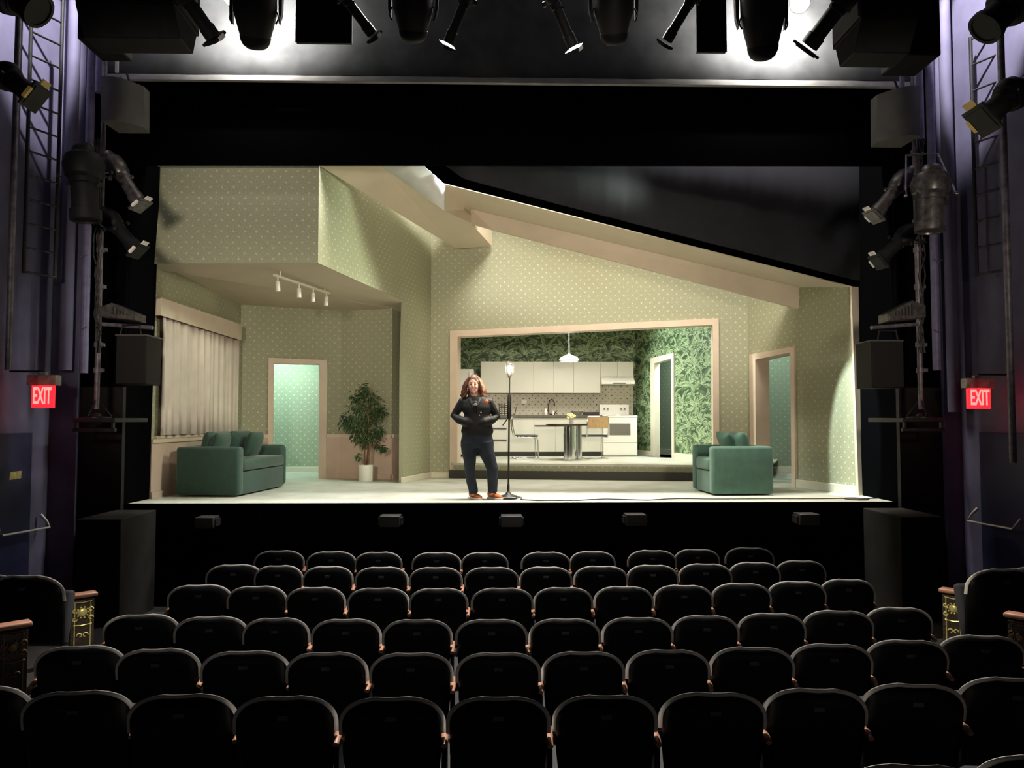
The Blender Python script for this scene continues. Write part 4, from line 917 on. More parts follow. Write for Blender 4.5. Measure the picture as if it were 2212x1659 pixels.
# jeans
jn = MB()
rings(jn, [(Vector((X0(996, 1066), .02, Z(966))), W0(996, 1068), .115), (Vector((X0(995, 1067), .02, Z(955))), W0(995, 1067), .135), (Vector((X0(996, 1065), .02, Z(945))), W0(997, 1064), .13), (Vector((X0(998, 1064), .02, Z(935))), W0(1000, 1062), .115)])
jn.tube([L_(1013, 955), L_(1013, 975), L_(1015, 995, -.01), kneeL, L_(1018, 1040, .01), L_(1022, 1056, .01), L_(1023, 1065, 0.02)], [.112, .104, .086, .075, .070, .066, .064], 18)
jn.tube([L_(1047, 955), L_(1050, 975), L_(1058, 995, -.01), kneeR, L_(1064, 1040, .01), L_(1064, 1054, .01), L_(1064, 1063, 0.02)], [.118, .11, .09, .08, .072, .068, .066], 18)
o = jn.build('trousers', 'jeans', t); remesh(o, .011, 3)
for (px_, py_, tx, ang) in ((1021, 1081, 1036, .62), (1062, 1080, 1078, .75)):
    hx = L_(px_, py_).x; y0 = .06; mb = MB()
    d = Vector((math.sin(ang), -math.cos(ang), 0)); sd_ = Vector((d.y * -1, d.x, 0)); R = []
    prof = [(-.07, .030, .075), (-.04, .041, .095), (.02, .043, .085), (.08, .043, .062), (.14, .046, .045), (.18, .038, .036), (.205, .018, .024)]
    sole = MB(); outl = []
    for (u, w_, h_) in prof:
        c = Vector((hx, y0, 0)) + d * u; ring = []
        for k in range(14):
            a = 2 * PI * k / 14; ring.append(mb.vert(c + sd_ * (w_ * math.cos(a)) + Vector((0, 0, .022 + h_ * .5 + h_ * .5 * math.sin(a) * (1 if math.sin(a) > 0 else .95)))))
        R.append(ring); outl.append((u, w_ + .004))
    for a, b in zip(R, R[1:]):
        for j in range(14): mb.face((a[j], a[(j + 1) % 14], b[(j + 1) % 14], b[j]))
    mb.face(R[0][::-1]); mb.face(R[-1]); sh_ = mb.build('shoe', 'orange', t, smooth=80, sub=1)
    c = Vector((hx, y0, 0)); pts = [c + d * u + sd_ * w_ for u, w_ in outl] + [c + d * u - sd_ * w_ for u, w_ in outl[::-1]]
    sole.prism([(p.x, p.y, 0) for p in pts], (0, 0, .026)); sole.build('sole', 'tab', sh_, bevel=.006)
# --- ghost light
q = fl(1098, 1077.5); gx, gy = q.x, q.y; t = thing('ghost_light', 'black ghost light stand with a glowing caged bulb at the stage edge', 'floor lamp', (gx, gy, 0))
bt = at(1101, 793, gy); top = bt.z; lean = bt.x - gx
mb = MB(); mb.lathe([(.03, .13), (.045, .12), (.06, .05), (.09, .03), (.10, .02)], (0, 0, 0), n=24); mb.build('base', 'dgrey', t, smooth=50)
for k, (dx, dy) in enumerate(((-.19, -.045), (.19, -.04), (-.10, .12), (.12, .11))):
    mb = MB(); mb.tube([(dx * .25, dy * .25, .055), (dx * .6, dy * .6, .035), (dx, dy, .014)], [(.02, .012), (.018, .010), (.02, .013)], 8); mb.build('leg', 'dgrey', t, smooth=60)
pl_ = lambda z: (lean * z / top, 0, z)
mb = MB(); mb.tube([pl_(.09), pl_(1.32)], .0125, 12); mb.tube([pl_(1.0), pl_(top - .14)], .0095, 10); mb.tube([pl_(.10), pl_(.2)], .018, 12); mb.build('pole', 'steel', t, smooth=60)
z0 = at(1101, 905, gy).z; z1 = at(1101, 852, gy).z
mb = MB(); mb.tube([pl_(z0), pl_(z0 + .05), pl_(z1 - .04), pl_(z1)], [.02, .03, .027, .018], 12); mb.tube([(lean * .7 - .01, 0, z0 + .02), (lean * .6 - .09, 0, z0 - .09)], .008, 8); mb.build('clutch', 'dgrey', t, smooth=60)
mb = MB(); zc_ = at(1088, 885, gy).z
for k in range(5): mb.tube([(lean * .8 - .03, 0, zc_ + .06 - k * .028), (-.10, -.02, zc_ + .07 - k * .03), (-.13, 0, zc_ + .05 - k * .03)], .006, 6)
for dx in (-.05, -.09, -.125): mb.tube([(dx, -.01, zc_ + .09), (dx, -.01, zc_ - .08)], .006, 6)
mb.tube([(.03, 0, zc_ - .06), (.09, 0, zc_ - .07), (.11, 0, zc_ + .04)], .006, 6); mb.build('cord_hook', 'steel', t, smooth=60)
mb = MB(); mb.lathe([(0, .02), (.05, .024), (.06, .018)], pl_(top - .15), n=16); mb.build('socket', 'dgrey', t, smooth=50)
mb = MB(); mb.lathe([(0, .012), (.02, .018), (.05, .034), (.08, .038), (.105, .028), (.118, .008)], pl_(top - .09), n=20); mb.build('bulb', 'glow', t, smooth=60)
mb = MB()
for k in range(8):
    a = 2 * PI * k / 8; c, s = math.cos(a), math.sin(a)
    mb.tube([(lean + c * .022, s * .022, top - .13), (lean + c * .058, s * .058, top - .06), (lean + c * .058, s * .058, top + .05), (lean + c * .02, s * .02, top + .085)], .0022, 5)
for zz, rr in ((top - .06, .058), (top + .05, .058), (top, .060)):
    mb.tube([(lean + rr * math.cos(a), rr * math.sin(a), zz) for a in [2 * PI * k / 16 for k in range(17)]], .0022, 5)
mb.build('cage', 'steel', t, smooth=60)
point('ghost_bulb_light', (gx + lean, gy - .07, top - .02), 22, (1.0, .80, .50), .04)
point('ghost_bulb_light', (gx + lean, gy + .07, top - .02), 22, (1.0, .80, .50), .04)
# cable along the stage edge with its floor plug plate
pts = [fl(1124, 1080), fl(1160, 1082.5), fl(1250, 1082), fl(1270, 1080.5), fl(1310, 1079), fl(1400, 1081.5), fl(1440, 1079), fl(1470, 1078), fl(1540, 1079), fl(1650, 1078.5), fl(1760, 1078.5), fl(1830, 1077.5), fl(1870, 1078), fl(1905, 1077)]
cm = MB(); cm.tube([(p.x, p.y, .008) for p in pts], .007, 6); o = cm.build('power_cable', 'cable', smooth=60); tag(o, 'thin black cable running along the stage edge from the ghost light', 'cable')
q = fl(1850, 1078.5); mb = MB(); mb.lathe([(0, .16), (.012, .155), (.016, .12), (.022, .04)], (q.x, q.y, 0.0), n=28); o = mb.build('floor_pocket', 'dark', smooth=40); tag(o, 'dark round floor pocket plate at the right end of the cable', 'floor plate')
# ================================================================== AUDITORIUM
ROWS = [(3.92, -.327, [-65, 160, 388, 612, 845, 1077, 1310, 1545, 1768, 1982, 2196]),
        (4.88, -.393, [165, 335, 525, 703, 887, 1077, 1262, 1447, 1630, 1803, 1968, 2130]),
        (5.78, -.417, [298, 450, 592, 745, 900, 1062, 1222, 1380, 1528, 1673, 1818, 1950]),
        (6.81, -.409, [425, 550, 678, 815, 946, 1085, 1218, 1350, 1480, 1607, 1728, 1838]),
        (7.74, -.403, [500, 597, 705, 822, 940, 1062, 1180, 1300, 1413, 1528, 1636, 1737]),
        (8.70, -.419, [598, 712, 815, 942, 1047, 1180, 1282, 1412, 1510, 1625])]
ORD = ['first', 'second', 'third', 'fourth', 'fifth', 'sixth', 'seventh', 'eighth', 'ninth', 'tenth', 'eleventh', 'twelfth']
RN = ['that is the nearest whole one', 'fifth from the stage', 'fourth from the stage', 'third from the stage', 'second from the stage', 'closest to the stage']
def seat_meshes():
    """local frame: sitter faces +y, origin on floor; camera sees the back from -y"""
    H = .86; W = .262
    t = thing('theater_seat', 'x', 'seat')
    def outline(W, H, z0, n=9, rc=.15):
        pts = [(-W * .90, z0), (-W, z0 + .25), (-W * 1.0, H - rc - .04)]
        for k in range(n + 1):
            a = PI - (PI / 2) * k / n; pts.append((-W + .17 + .17 * math.cos(a), H - .135 + .125 * math.sin(a)))
        pts = pts[:-1] + [(-.09, H - .006), (-.045, H - .009), (0, H - .010)]
        return pts + [(-x, z) for x, z in pts[-2::-1]]
    O = outline(W, H, .32); I = outline(W - .018, H - .02, .335)
    lean = lambda z: -.20 * (z - .45)
    curve = lambda x: .30 * x * x
    def P(x, z, d): return (x, lean(z) + d - curve(x) * (-1), z)
    # shell (rear face, camera side), slightly domed
    mb = MB(); n = len(O)
    def ringv(S, sc_, d, dz=0): return [mb.vert(P(x * sc_, (z - .6) * sc_ + .6, d)) for x, z in S]
    r0 = ringv(O, 1.0, .035); r1 = ringv(O, 1.0, .012); r2 = ringv(I, 1.0, -.004); r3 = ringv(I, .86, -.014); r4 = ringv(I, .45, -.020)
    for a, b in ((r0, r1), (r1, r2), (r2, r3), (r3, r4)):
        for j in range(n): mb.face((a[j], a[(j + 1) % n], b[(j + 1) % n], b[j]))
    mb.face(r4); mb.face(r0[::-1]); mb.build('backrest', 'seatp', t, smooth=55)
    mb = MB(); T = [q for q in O if q[1] > H - .20]  # band kept to the top and shoulders, where the painted highlight sits
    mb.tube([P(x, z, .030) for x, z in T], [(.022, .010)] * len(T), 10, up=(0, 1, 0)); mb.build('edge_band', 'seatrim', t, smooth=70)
    mb = MB(); q0 = [mb.vert(P(x, z, .04)) for x, z in I]; q1 = [mb.vert(P(x * .93, (z - .6) * .93 + .6, .085)) for x, z in I]
    for j in range(n): mb.face((q0[j], q0[(j + 1) % n], q1[(j + 1) % n], q1[j]))
    mb.face(q1); mb.face(q0[::-1]); mb.build('back_pad', 'seatf', t, smooth=55)
    X = Matrix.Translation((0, .17, .50)) @ Matrix.Rotation(-.22, 4, 'X')
    mb = MB(); mb.cbox((0, 0, 0), (.44, .09, .42), X); mb.build('seat', 'seatf', t, bevel=.03, seg=3)
    mb = MB(); mb.cbox((0, lean(.775) - .0215, .775), (.055, .004, .022)); mb.build('number_plate', 'plate', t)
    return t
def armpart(t, sgn, w_=.0):
    mb = MB(); x = sgn * .277; mb.tube([(x, -.06, .625), (x, .0, .635), (x, .18, .632), (x, .24, .612), (x, .25, .59)], [(.016, .012), (.022, .015), (.026, .015), (.024, .013), (.015, .01)], 10, up=(0, 0, 1)); mb.build('armrest', 'arm', t, smooth=60)
    mb = MB(); mb.box((x - .014, -.03, .0), (x + .014, .19, .60)); mb.build('standard', 'seatp', t, bevel=.01)
proto = seat_meshes(); armpart(proto, 1)
kids = list(proto.children)
def dup(root, loc, rz, label, skip=()):
    r = root.copy(); r.scale = (1, 1, 1); C.objects.link(r); r.location = loc; r.rotation_euler = (0, 0, rz); r['label'] = label
    for ch in kids:
        if skip and ch.name.startswith(skip): continue
        c = ch.copy(); C.objects.link(c); c.parent = r
    return r
def arc_pos(px_, a, zt, R=18.0):
    Y = a
    for _ in range(12):
        d = ray(px_, 1300); x = d.x / d.y * Y; Y = a + x * x / (2 * R)
    return x, Y
first = True; last_kids = []
for ri, (a, zt, xs) in enumerate(ROWS):
    ncount = len(xs)
    for k, px_ in enumerate(xs):
        x, Y = arc_pos(px_, a, zt); rz = -math.atan2(x, 18.0) * -1 * -1
        # lower the seat so that its top lands at zt
        fz = zt - .86
        lab = 'black theater seat, %s from left, in the row %s' % (ORD[k], RN[ri])
        gr = 'black theater seats of the row ' + RN[ri]
        loc = (x, Y + .08, fz)
        if first: proto.location = loc; proto.rotation_euler = (0, 0, rz); proto['label'] = lab; o = proto; first = False
        else: o = dup(proto, loc, rz, lab)
        o['group'] = gr
        if k: sp = abs(x - xprev); o.scale = (min(1.0, max(.86, sp / .572)),) + (1, 1)
        xprev = x
        if k == 0:
            for ch in kids:
                if ch.name.startswith(('armrest', 'standard')):
                    c = ch.copy(); C.objects.link(c); c.parent = o; c.location.x = -.554
for px_, lab in ((1980, 'black theater seat cut off by the bottom edge of the picture'), (2262, 'black theater seat cut off by the bottom right corner of the picture')):
    x, Y = arc_pos(px_, 3.03, -.33); o = dup(proto, (x, Y + .08, -.325 - .86), -math.atan2(x, 18.0), lab); o['group'] = 'black theater seats behind the nearest full row'
for px_, py_, D, ang, lab in ((64, 1243, 6.0, .35, 'black theater seat of the left side block, beside the nearer gilded end panel'), (-22, 1241, 6.3, .35, 'black theater seat at the left edge of the picture'),
                              (2157, 1229, 6.0, -.35, 'black theater seat of the right side block, beside the gilded end panel'), (2232, 1224, 6.2, -.35, 'black theater seat at the right edge of the picture')):
    q = at(px_, py_, D); o = dup(proto, (q.x, D, q.z - .86), -.04 if q.x < 0 else .04, lab, ('armrest', 'standard')); o['group'] = 'side block theater seats'
# raised side blocks under those seats
for nm, xa, xb in (('left', xlo, at(150, 1300, 6.0).x), ('right', at(2060, 1300, 6.2).x, xro)):
    zz = at(72, 1243, 6.0).z - .86
    mb = MB(); mb.box((xa, 4.2, FZ(4.2) - .1), (xb, 7.2, zz)); struct(mb.build('floor_side_block_' + nm, 'floorh'))
# end panels with gilded castings
def endpanel(px0, px1, pyt, pyb, D, label, gold, side):
    a = at(px0, pyt + 12, D); b = at(px1, pyt + 12, D + (.12 * side)); W = Wall((a.x, a.y), (b.x, b.y)); z1, z0 = at((px0 + px1) / 2, pyt + 14, D).z, FZ(D)
    if D > 6.3: z0 = max(z0, z1 - .85)
    t = thing('end_panel', label, 'seat end', W.pt((W.L / 2, z0)))
    mbp = slab(W, [(0, z0), (W.L, z0), (W.L, z1), (0, z1)], [], .02, -.03); mbp.build('panel', 'castd', t, world=True, bevel=.01)
    g = MB(); cx = W.L / 2; h = z1 - z0; zr = z1 - .11
    def curl(s0, z0_, r, a0, a1, th=.006, k=14):
        g.tube([W.pt((s0 + r * (1 - .5 * i / k) * math.cos(a0 + (a1 - a0) * i / k), z0_ + r * (1 - .5 * i / k) * math.sin(a0 + (a1 - a0) * i / k)), .026) for i in range(k + 1)], th, 6)
    R_ = W.L
    g.lathe([(0, R_ * .20), (.008, R_ * .18), (.012, R_ * .06)], W.pt((cx, zr), .02), (W.n.x, W.n.y, 0), 18)
    for q in range(10): an = 2 * PI * q / 10; g.ball(W.pt((cx + R_ * .25 * math.cos(an), zr + R_ * .25 * math.sin(an)), .024), R_ * .045, 8, 6)
    for s in (-1, 1):
        for zz in (zr + .02, zr - .05): curl(cx + s * R_ * .34, zz, R_ * .11, 0, 5.5 * s)
    for zz in (z1 - .02, z1 - .21): g.tube([W.pt((.02, zz), .022), W.pt((cx, zz - .008), .022), W.pt((R_ - .02, zz), .022)], .006, 6)
    for s in (.03, R_ - .03): g.tube([W.pt((s, z1 - .02), .022), W.pt((s, z0 + .05), .022)], .005, 6)
    for zz in (z1 - .30, z1 - .42, z1 - .54):
        if zz > z0 + .05:
            for s in (-1, 1): curl(cx + s * R_ * .12, zz, R_ * .12, PI / 2 * (1 - s), PI / 2 * (1 - s) + 4.8 * s, .005)
    g.build('gilded_ornament', gold, t, world=True, smooth=60)
    u = MB(); pa = W.pt((-.02, z1 + .015), .05); pb_ = W.pt((W.L + .02, z1 + .015), .05); n3 = Vector((W.n.x, W.n.y, 0))
    u.prism([pa, pb_, pb_ - n3 * .11, pa - n3 * .11], (0, 0, .035)); u.build('armrest', 'arm', t, world=True, bevel=.012, seg=3)
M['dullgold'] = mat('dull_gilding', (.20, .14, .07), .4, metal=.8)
endpanel(152, 203, 1283, 1392, 6.6, 'dark ornate seat end with a lit gilded casting on the left aisle', 'brass', 1)
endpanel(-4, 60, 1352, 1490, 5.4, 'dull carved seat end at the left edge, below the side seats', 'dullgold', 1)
endpanel(2036, 2083, 1268, 1388, 6.6, 'dark ornate seat end with a lit gilded casting on the right aisle', 'brass', -1)
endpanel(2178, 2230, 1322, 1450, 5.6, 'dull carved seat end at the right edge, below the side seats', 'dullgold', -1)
# --- front-fill speakers on the stage front
for k, (px_, py_, w_, lab) in enumerate(((440, 1118, 40, 'faint small black box on the stage front, farthest left'), (841, 1115, 44, 'small black box on the stage front, left of the person'), (1105, 1115, 46, 'small black box on the stage front, below the ghost light'),
                                       (1375, 1112, 44, 'small black box with a bright top edge on the stage front'), (1750, 1111, 44, 'faint small black box on the stage front, farthest right'))):
    a, b = at(px_ - w_ / 2, py_, 9.85), at(px_ + w_ / 2, py_ + 24, 9.85); t = thing('front_fill_speaker', lab, 'speaker', ((a.x + b.x) / 2, 9.85, b.z), 0, 'small speakers along the stage front')
    mb = MB(); mb.box((a.x, 9.85, b.z), (b.x, YF + .015, a.z)); mb.build('cabinet', 'dgrey', t, world=True, bevel=.008)
    for x in (a.x - .02, b.x + .004): mb = MB(); mb.box((x, 9.9, b.z + .02), (x + .016, YF + .015, a.z - .03)); mb.build('bracket', 'steel', t, world=True)
# ================================================================== LIGHTING RIG
def ers(name, label, back, front, r, m='blackm', group=None, tabs='tab', frame=True, yoke=None, up=None):
    """ellipsoidal spotlight: lamp housing, reflector, barrel, colour frame, yoke and clamp"""
    back, front = Vector(back), Vector(front); ax = (front - back).normalized(); L = (front - back).length
    t = thing(name, label, 'stage light', tuple(back.lerp(front, .4)), 0, group)
    mb = MB(); mb.lathe([(-L * .05, r * .5), (0, r * .7), (L * .06, r * .75), (L * .10, r * 1.15), (L * .22, r * 1.35), (L * .36, r * 1.2), (L * .40, r * .95)], back, ax, 20); mb.build('lamp_housing', m, t, world=True, smooth=35)
    mb = MB(); mb.lathe([(L * .40, r * .98), (L * .46, r * .98), (L * .47, r * .86), (L * .78, r * .86), (L * .79, r), (L * .92, r), (L * .925, r * .8), (L * .90, r * .78)], back, ax, 20); mb.build('barrel', m, t, world=True, smooth=35)
    x, y = mb.frame_of(ax)
    for k in range(2):
        mb = MB(); p = back + ax * L * (.43 + 0.05 * k) + (x if k else -x) * r; mb.cbox((0, 0, 0), (r * .5, r * .12, r * .35), Matrix.Translation(p)); mb.build('shutter', 'steel', t, world=True)
    if frame:
        mb = MB(); p = back + ax * L * .97; w_ = r * 1.22
        Q = Matrix.Translation(p) @ Matrix((x, y, ax)).transposed().to_4x4()
        mb.cbox((0, 0, 0), (w_ * 2, w_ * 2, .02), Q); mb.cbox((0, 0, .012), (w_ * 1.5, w_ * 1.5, .012), Q)
        fr = mb.build('colour_frame', m, t, world=True)
        if tabs:
            for bc, bs in (((0, w_ * 1.15, 0), (w_ * .9, w_ * .6, .014)), ((w_ * 1.0, 0, .005), (w_ * .25, w_ * .9, .03))):
                mb = MB(); mb.cbox(bc, bs, Q); h = mb.build('tape', tabs, fr); h.data.transform(Matrix.Translation(-Vector(t.location)))
    mid = back + ax * L * .38; yk = Vector(yoke) if yoke else mid + Vector((0, 0, .36)); d = (yk - mid).normalized()
    sx = ax.cross(d); sx = sx.normalized() if sx.length > .1 else x
    mb = MB(); w_ = r * 1.5; 
    mb.tube([mid + sx * w_, mid + sx * w_ + d * r * .8, yk + sx * w_ * .7 - d * .05, yk - d * .03, yk - sx * w_ * .7 - d * .05, mid - sx * w_ + d * r * .8, mid - sx * w_], [(.016, .004)] * 7, 8); mb.build('yoke', m, t, world=True, smooth=50)
    mb = MB(); mb.tube([yk - d * .04, yk + d * .02], .014, 8); mb.cbox((0, 0, 0), (.05, .05, .07), Matrix.Translation(yk + d * .03)); mb.build('clamp', 'steel', t, world=True)
    for s in (-1, 1): mb = MB(); mb.cyl(mid + sx * s * w_, mid + sx * s * (w_ + .03), .022, n=10); mb.build('knob', m, t, world=True, smooth=40)
    return t
def bullet(label, px_, pyb, wpx, D=5.6):
    """large moving light seen from behind: tapering head with a dark rounded lens end, yoke arms"""
    b = at(px_, pyb, D); top_ = at(px_ - 2, -70, D - .25); ax = (b - top_).normalized(); L = (b - top_).length; r = wpx / 2 * D / FPX
    t = thing('moving_head_light', label, 'stage light', tuple(top_), 0, 'bulky moving lights along the top bar')
    mb = MB(); mb.lathe([(0, r * .9), (L * .2, r), (L * .55, r * .98), (L * .72, r * .82), (L * .84, r * .70)], top_, ax, 24); mb.build('head', 'dgrey', t, world=True, smooth=50)
    mb = MB(); mb.lathe([(L * .84, r * .72), (L * .90, r * .68), (L * .96, r * .56), (L * 1.0, r * .34), (L * 1.01, r * .1)], top_, ax, 24); mb.build('lens_hood', 'blackm', t, world=True, smooth=70)
    for s in (-1, 1):
        mb = MB(); X = Vector((s, 0, 0)); p = top_ + ax * L * .5
        mb.prism([p + X * r * 1.02 + Vector((0, 0, .32)), p + X * r * 1.28 + Vector((0, 0, .32)), p + X * r * 1.22 - Vector((0, 0, .02)), p + X * r * 1.08 - Vector((0, 0, .10))], (0, .06, 0)); mb.build('yoke_arm', 'dgrey', t, world=True, bevel=.01)
        mb = MB(); mb.tube([p + X * r * (1.0 + .12 * math.sin(PI * k / 8)) + Vector((0, -.02, -.02 - .10 * k / 8)) for k in range(9)], .006, 6); mb.build('handle', 'steel', t, world=True, smooth=60)
    mb = MB(); mb.box((-r * 1.3, -.08, .0), (r * 1.3, .10, .10), Matrix.Translation(top_ + ax * L * .5 + Vector((0, 0, .30)))); mb.build('base_box', 'dgrey', t, world=True, bevel=.01)
bullet('bulky moving light hanging left of the black flap at upper left', 552, 107, 92)
bullet('bulky moving light hanging between the two left narrow spotlights', 893, 92, 88)
bullet('bulky moving light hanging right of top centre', 1327, 98, 88)
bullet('bulky moving light hanging beside the bright work lamp', 1648, 131, 94)
g = 'narrow spotlights along the top bar'
def tsp(x0, y0, x1, y1, wpx, label, D=5.7, dd=.35, tabs='tab', m='blackm'):
    a, b = at(x0, y0, D - dd), at(x1, y1, D); ers('spotlight', label, a, b, wpx / 2 * D / FPX, m, g, tabs, yoke=tuple(a.lerp(b, .35) + Vector((0, -.02, .36))))
tsp(365, -58, 466, 88, 34, 'black spotlight slanting down right beside the big box at upper left')
tsp(700, -65, 812, 84, 24, 'black spotlight slanting down right beside the left black flap', 6.0)
tsp(1035, -70, 963, 104, 24, 'black spotlight slanting down left with bright white tape, left of centre', 6.0)
tsp(1165, -70, 1243, 112, 26, 'grey spotlight slanting down right with bright white tape, right of centre', 6.0, m='steel')
tsp(1535, -70, 1433, 100, 24, 'black spotlight slanting down left beside the right black flap', 6.0)
tsp(1868, -58, 1738, 112, 40, 'large black spotlight slanting down left beside the bright work lamp')
mb = MB(); a = at(-200, -170, 5.4); b = at(2400, -170, 5.4); mb.cyl((a.x, 5.4, a.z), (b.x, 5.4, a.z), .03, n=12); o = mb.build('lighting_bar', 'steel', smooth=40); tag(o, 'long horizontal steel bar carrying the top stage lights', 'pipe')
# hanging black flaps
for x0, x1, yb, lab in ((640, 760, 92, 'black hanging flap left of top centre'), (1505, 1568, 112, 'black hanging flap right of top centre')):
    a, b = at(x0, yb, 6.6), at(x1, yb + 2, 6.6); mb = MB(); mb.box((a.x, 6.6, a.z), (b.x, 6.63, a.z + 1.0)); t = mb.build('hanging_flap', 'blackm'); tag(t, lab, 'flap', 'black flaps hanging under the top bar')
    mb = MB(); mb.box(((a.x if x0 < 1000 else b.x) - .006, 6.59, a.z), ((a.x if x0 < 1000 else b.x) + .006, 6.6, a.z + 1.0)); mb.build('edge_trim', 'plate', t)
# big boxes at the top corners
def bigbox(x0, x1, yb, D, lab, m2, side):
    a, b = at(x0, yb, D), at(x1, yb, D); t = thing('hanging_loudspeaker', lab, 'loudspeaker', ((a.x + b.x) / 2, D, a.z), 0, 'large boxes hanging at the top corners')
    s = .13 * side
    mb = MB(); mb.prism([(a.x, D, a.z + .22), (b.x, D, a.z + .22), (b.x, D, a.z + .9), (a.x, D, a.z + .9)], (0, .55, 0)); mb.build('cabinet', 'blackm', t, world=True, bevel=.01)
    mb = MB(); mb.poly([(a.x, D, a.z + .215), (b.x, D, a.z + .215), (b.x - (.16 if side < 0 else 0), D + .1, a.z), (a.x + (.16 if side > 0 else 0), D + .1, a.z)])
    mb = MB(); mb.prism([(a.x, D, a.z + .218), (a.x, D + .5, a.z + .218), (a.x, D + .42, a.z), (a.x, D + .14, a.z)], (b.x - a.x, 0, 0)); mb.build('lower_baffle', 'blackm', t, world=True, bevel=.008)
    mb = MB(); xx = b.x if side < 0 else a.x; mb.prism([(xx, D + .02, a.z + .25), (xx, D + .5, a.z + .25), (xx, D + .5, a.z + .9), (xx, D + .02, a.z + .9)], (-.02 * side, 0, 0)); mb.build('side_panel', m2, t, world=True)
bigbox(160, 374, 62, 6.2, 'big black box hanging at the top left corner', 'dgrey', -1)
bigbox(1862, 1985, 96, 6.2, 'big black box hanging at the top right corner', 'grille', 1)
# work lamps
def worklamp(px_, py_, D, lab, power, aim, on=True):
    p = at(px_, py_, D); t = thing('work_lamp', lab, 'lamp', tuple(p), 0, 'round work lamps above the stage opening')
    ax = (Vector(aim) - p).normalized()
    mb = MB(); mb.lathe([(-.12, .03), (-.11, .06), (-.04, .10), (.05, .12), (.05, .112), (-.035, .09)], p, ax, 24, cap=False); mb.build('reflector', 'dgrey', t, world=True, smooth=50)
    mb = MB(); mb.ball(p + ax * .01, .105, 16, 12); mb.build('bulb', 'glowc', t, world=True, smooth=180)
    mb = MB(); mb.tube([p - ax * .1, p + Vector((0, -.05, .3)), p + Vector((0, -.05, .8))], .012, 8); mb.build('stem', 'steel', t, world=True)
    spotl('work_light', tuple(p + Vector((0, .14, .0))), (p.x, 9.7, p.z + .35), 155, power * 1.15, (1, .97, .92), 1.0, .05)
worklamp(1726, 6, 8.7, 'bright round work lamp glowing near the top right', 420, (2.6, 3.0, 3.0))
worklamp(505, -8, 8.7, 'bright work lamp hidden behind the moving light at upper left', 330, (-2.4, 3.0, 3.0))
# ------------------------------------------------------------------ side booms, pipes, ladders (left and right)
def vpipe(px_, py0, py1, D, r, lab, m='steel', grp=None, couplers=()):
    a, b = at(px_, 900, D), at(px_, py0, D); z1 = at(px_, py0, D).z if py0 > 0 else 8.2; z0 = at(px_, py1, D).z
    t = thing('vertical_pipe', lab, 'pipe', (a.x, D, z0), 0, grp); mb = MB(); mb.cyl((0, 0, 0), (0, 0, z1 - z0), r, n=14); mb.build('tube', m, t, smooth=40)
    for cy in couplers:
        zc_ = at(px_, cy, D).z - z0; mb = MB(); mb.cyl((0, 0, zc_ - .03), (0, 0, zc_ + .03), r * 1.5, n=12); mb.cbox((r * 1.6, -.01, zc_), (.06, .05, .04)); mb.build('coupler', 'rust', t, smooth=40)
    return a.x, z0, z1
def ladder(x0, D0, x1, D1, ytop, ybot, rungs, lab):
    a, b = at(x0, 500, D0), at(x1, 500, D1); z1, z0 = at(x0, ytop, D0).z, at(x0, ybot, D0).z
    t = thing('ladder', lab, 'ladder', (a.x, D0, z0))
    for p in (a, b): mb = MB(); mb.tube([(p.x, p.y, z0), (p.x, p.y, z1)], .022, 8); mb.build('stile', 'steel', t, world=True, smooth=50)
    for k in range(rungs): z = z0 + .02 + (z1 - z0 - .05) * k / (rungs - 1); mb = MB(); mb.tube([(a.x, a.y, z), (b.x, b.y, z)], .013, 8); mb.build('rung', 'steel', t, world=True, smooth=50)
ladder(54, 8.9, 122, 9.25, -40, 590, 13, 'narrow steel ladder on the left house wall')
ladder(2178, 8.9, 2108, 9.25, 50, 585, 10, 'narrow steel ladder on the right house wall')
def hexbox(name, px0, py0, px1, py1, D, depth, lab, cat, m, bevel=.015, parent=None, grp=None):
    a, b = at(px0, py1, D), at(px1, py0, D); mb = MB(); mb.box((min(a.x, b.x), D, a.z), (max(a.x, b.x), D + depth, b.z)); o = mb.build(name, m, parent, bevel=bevel, world=parent is not None)
    if parent is None: tag(o, lab, cat, grp)
    return o
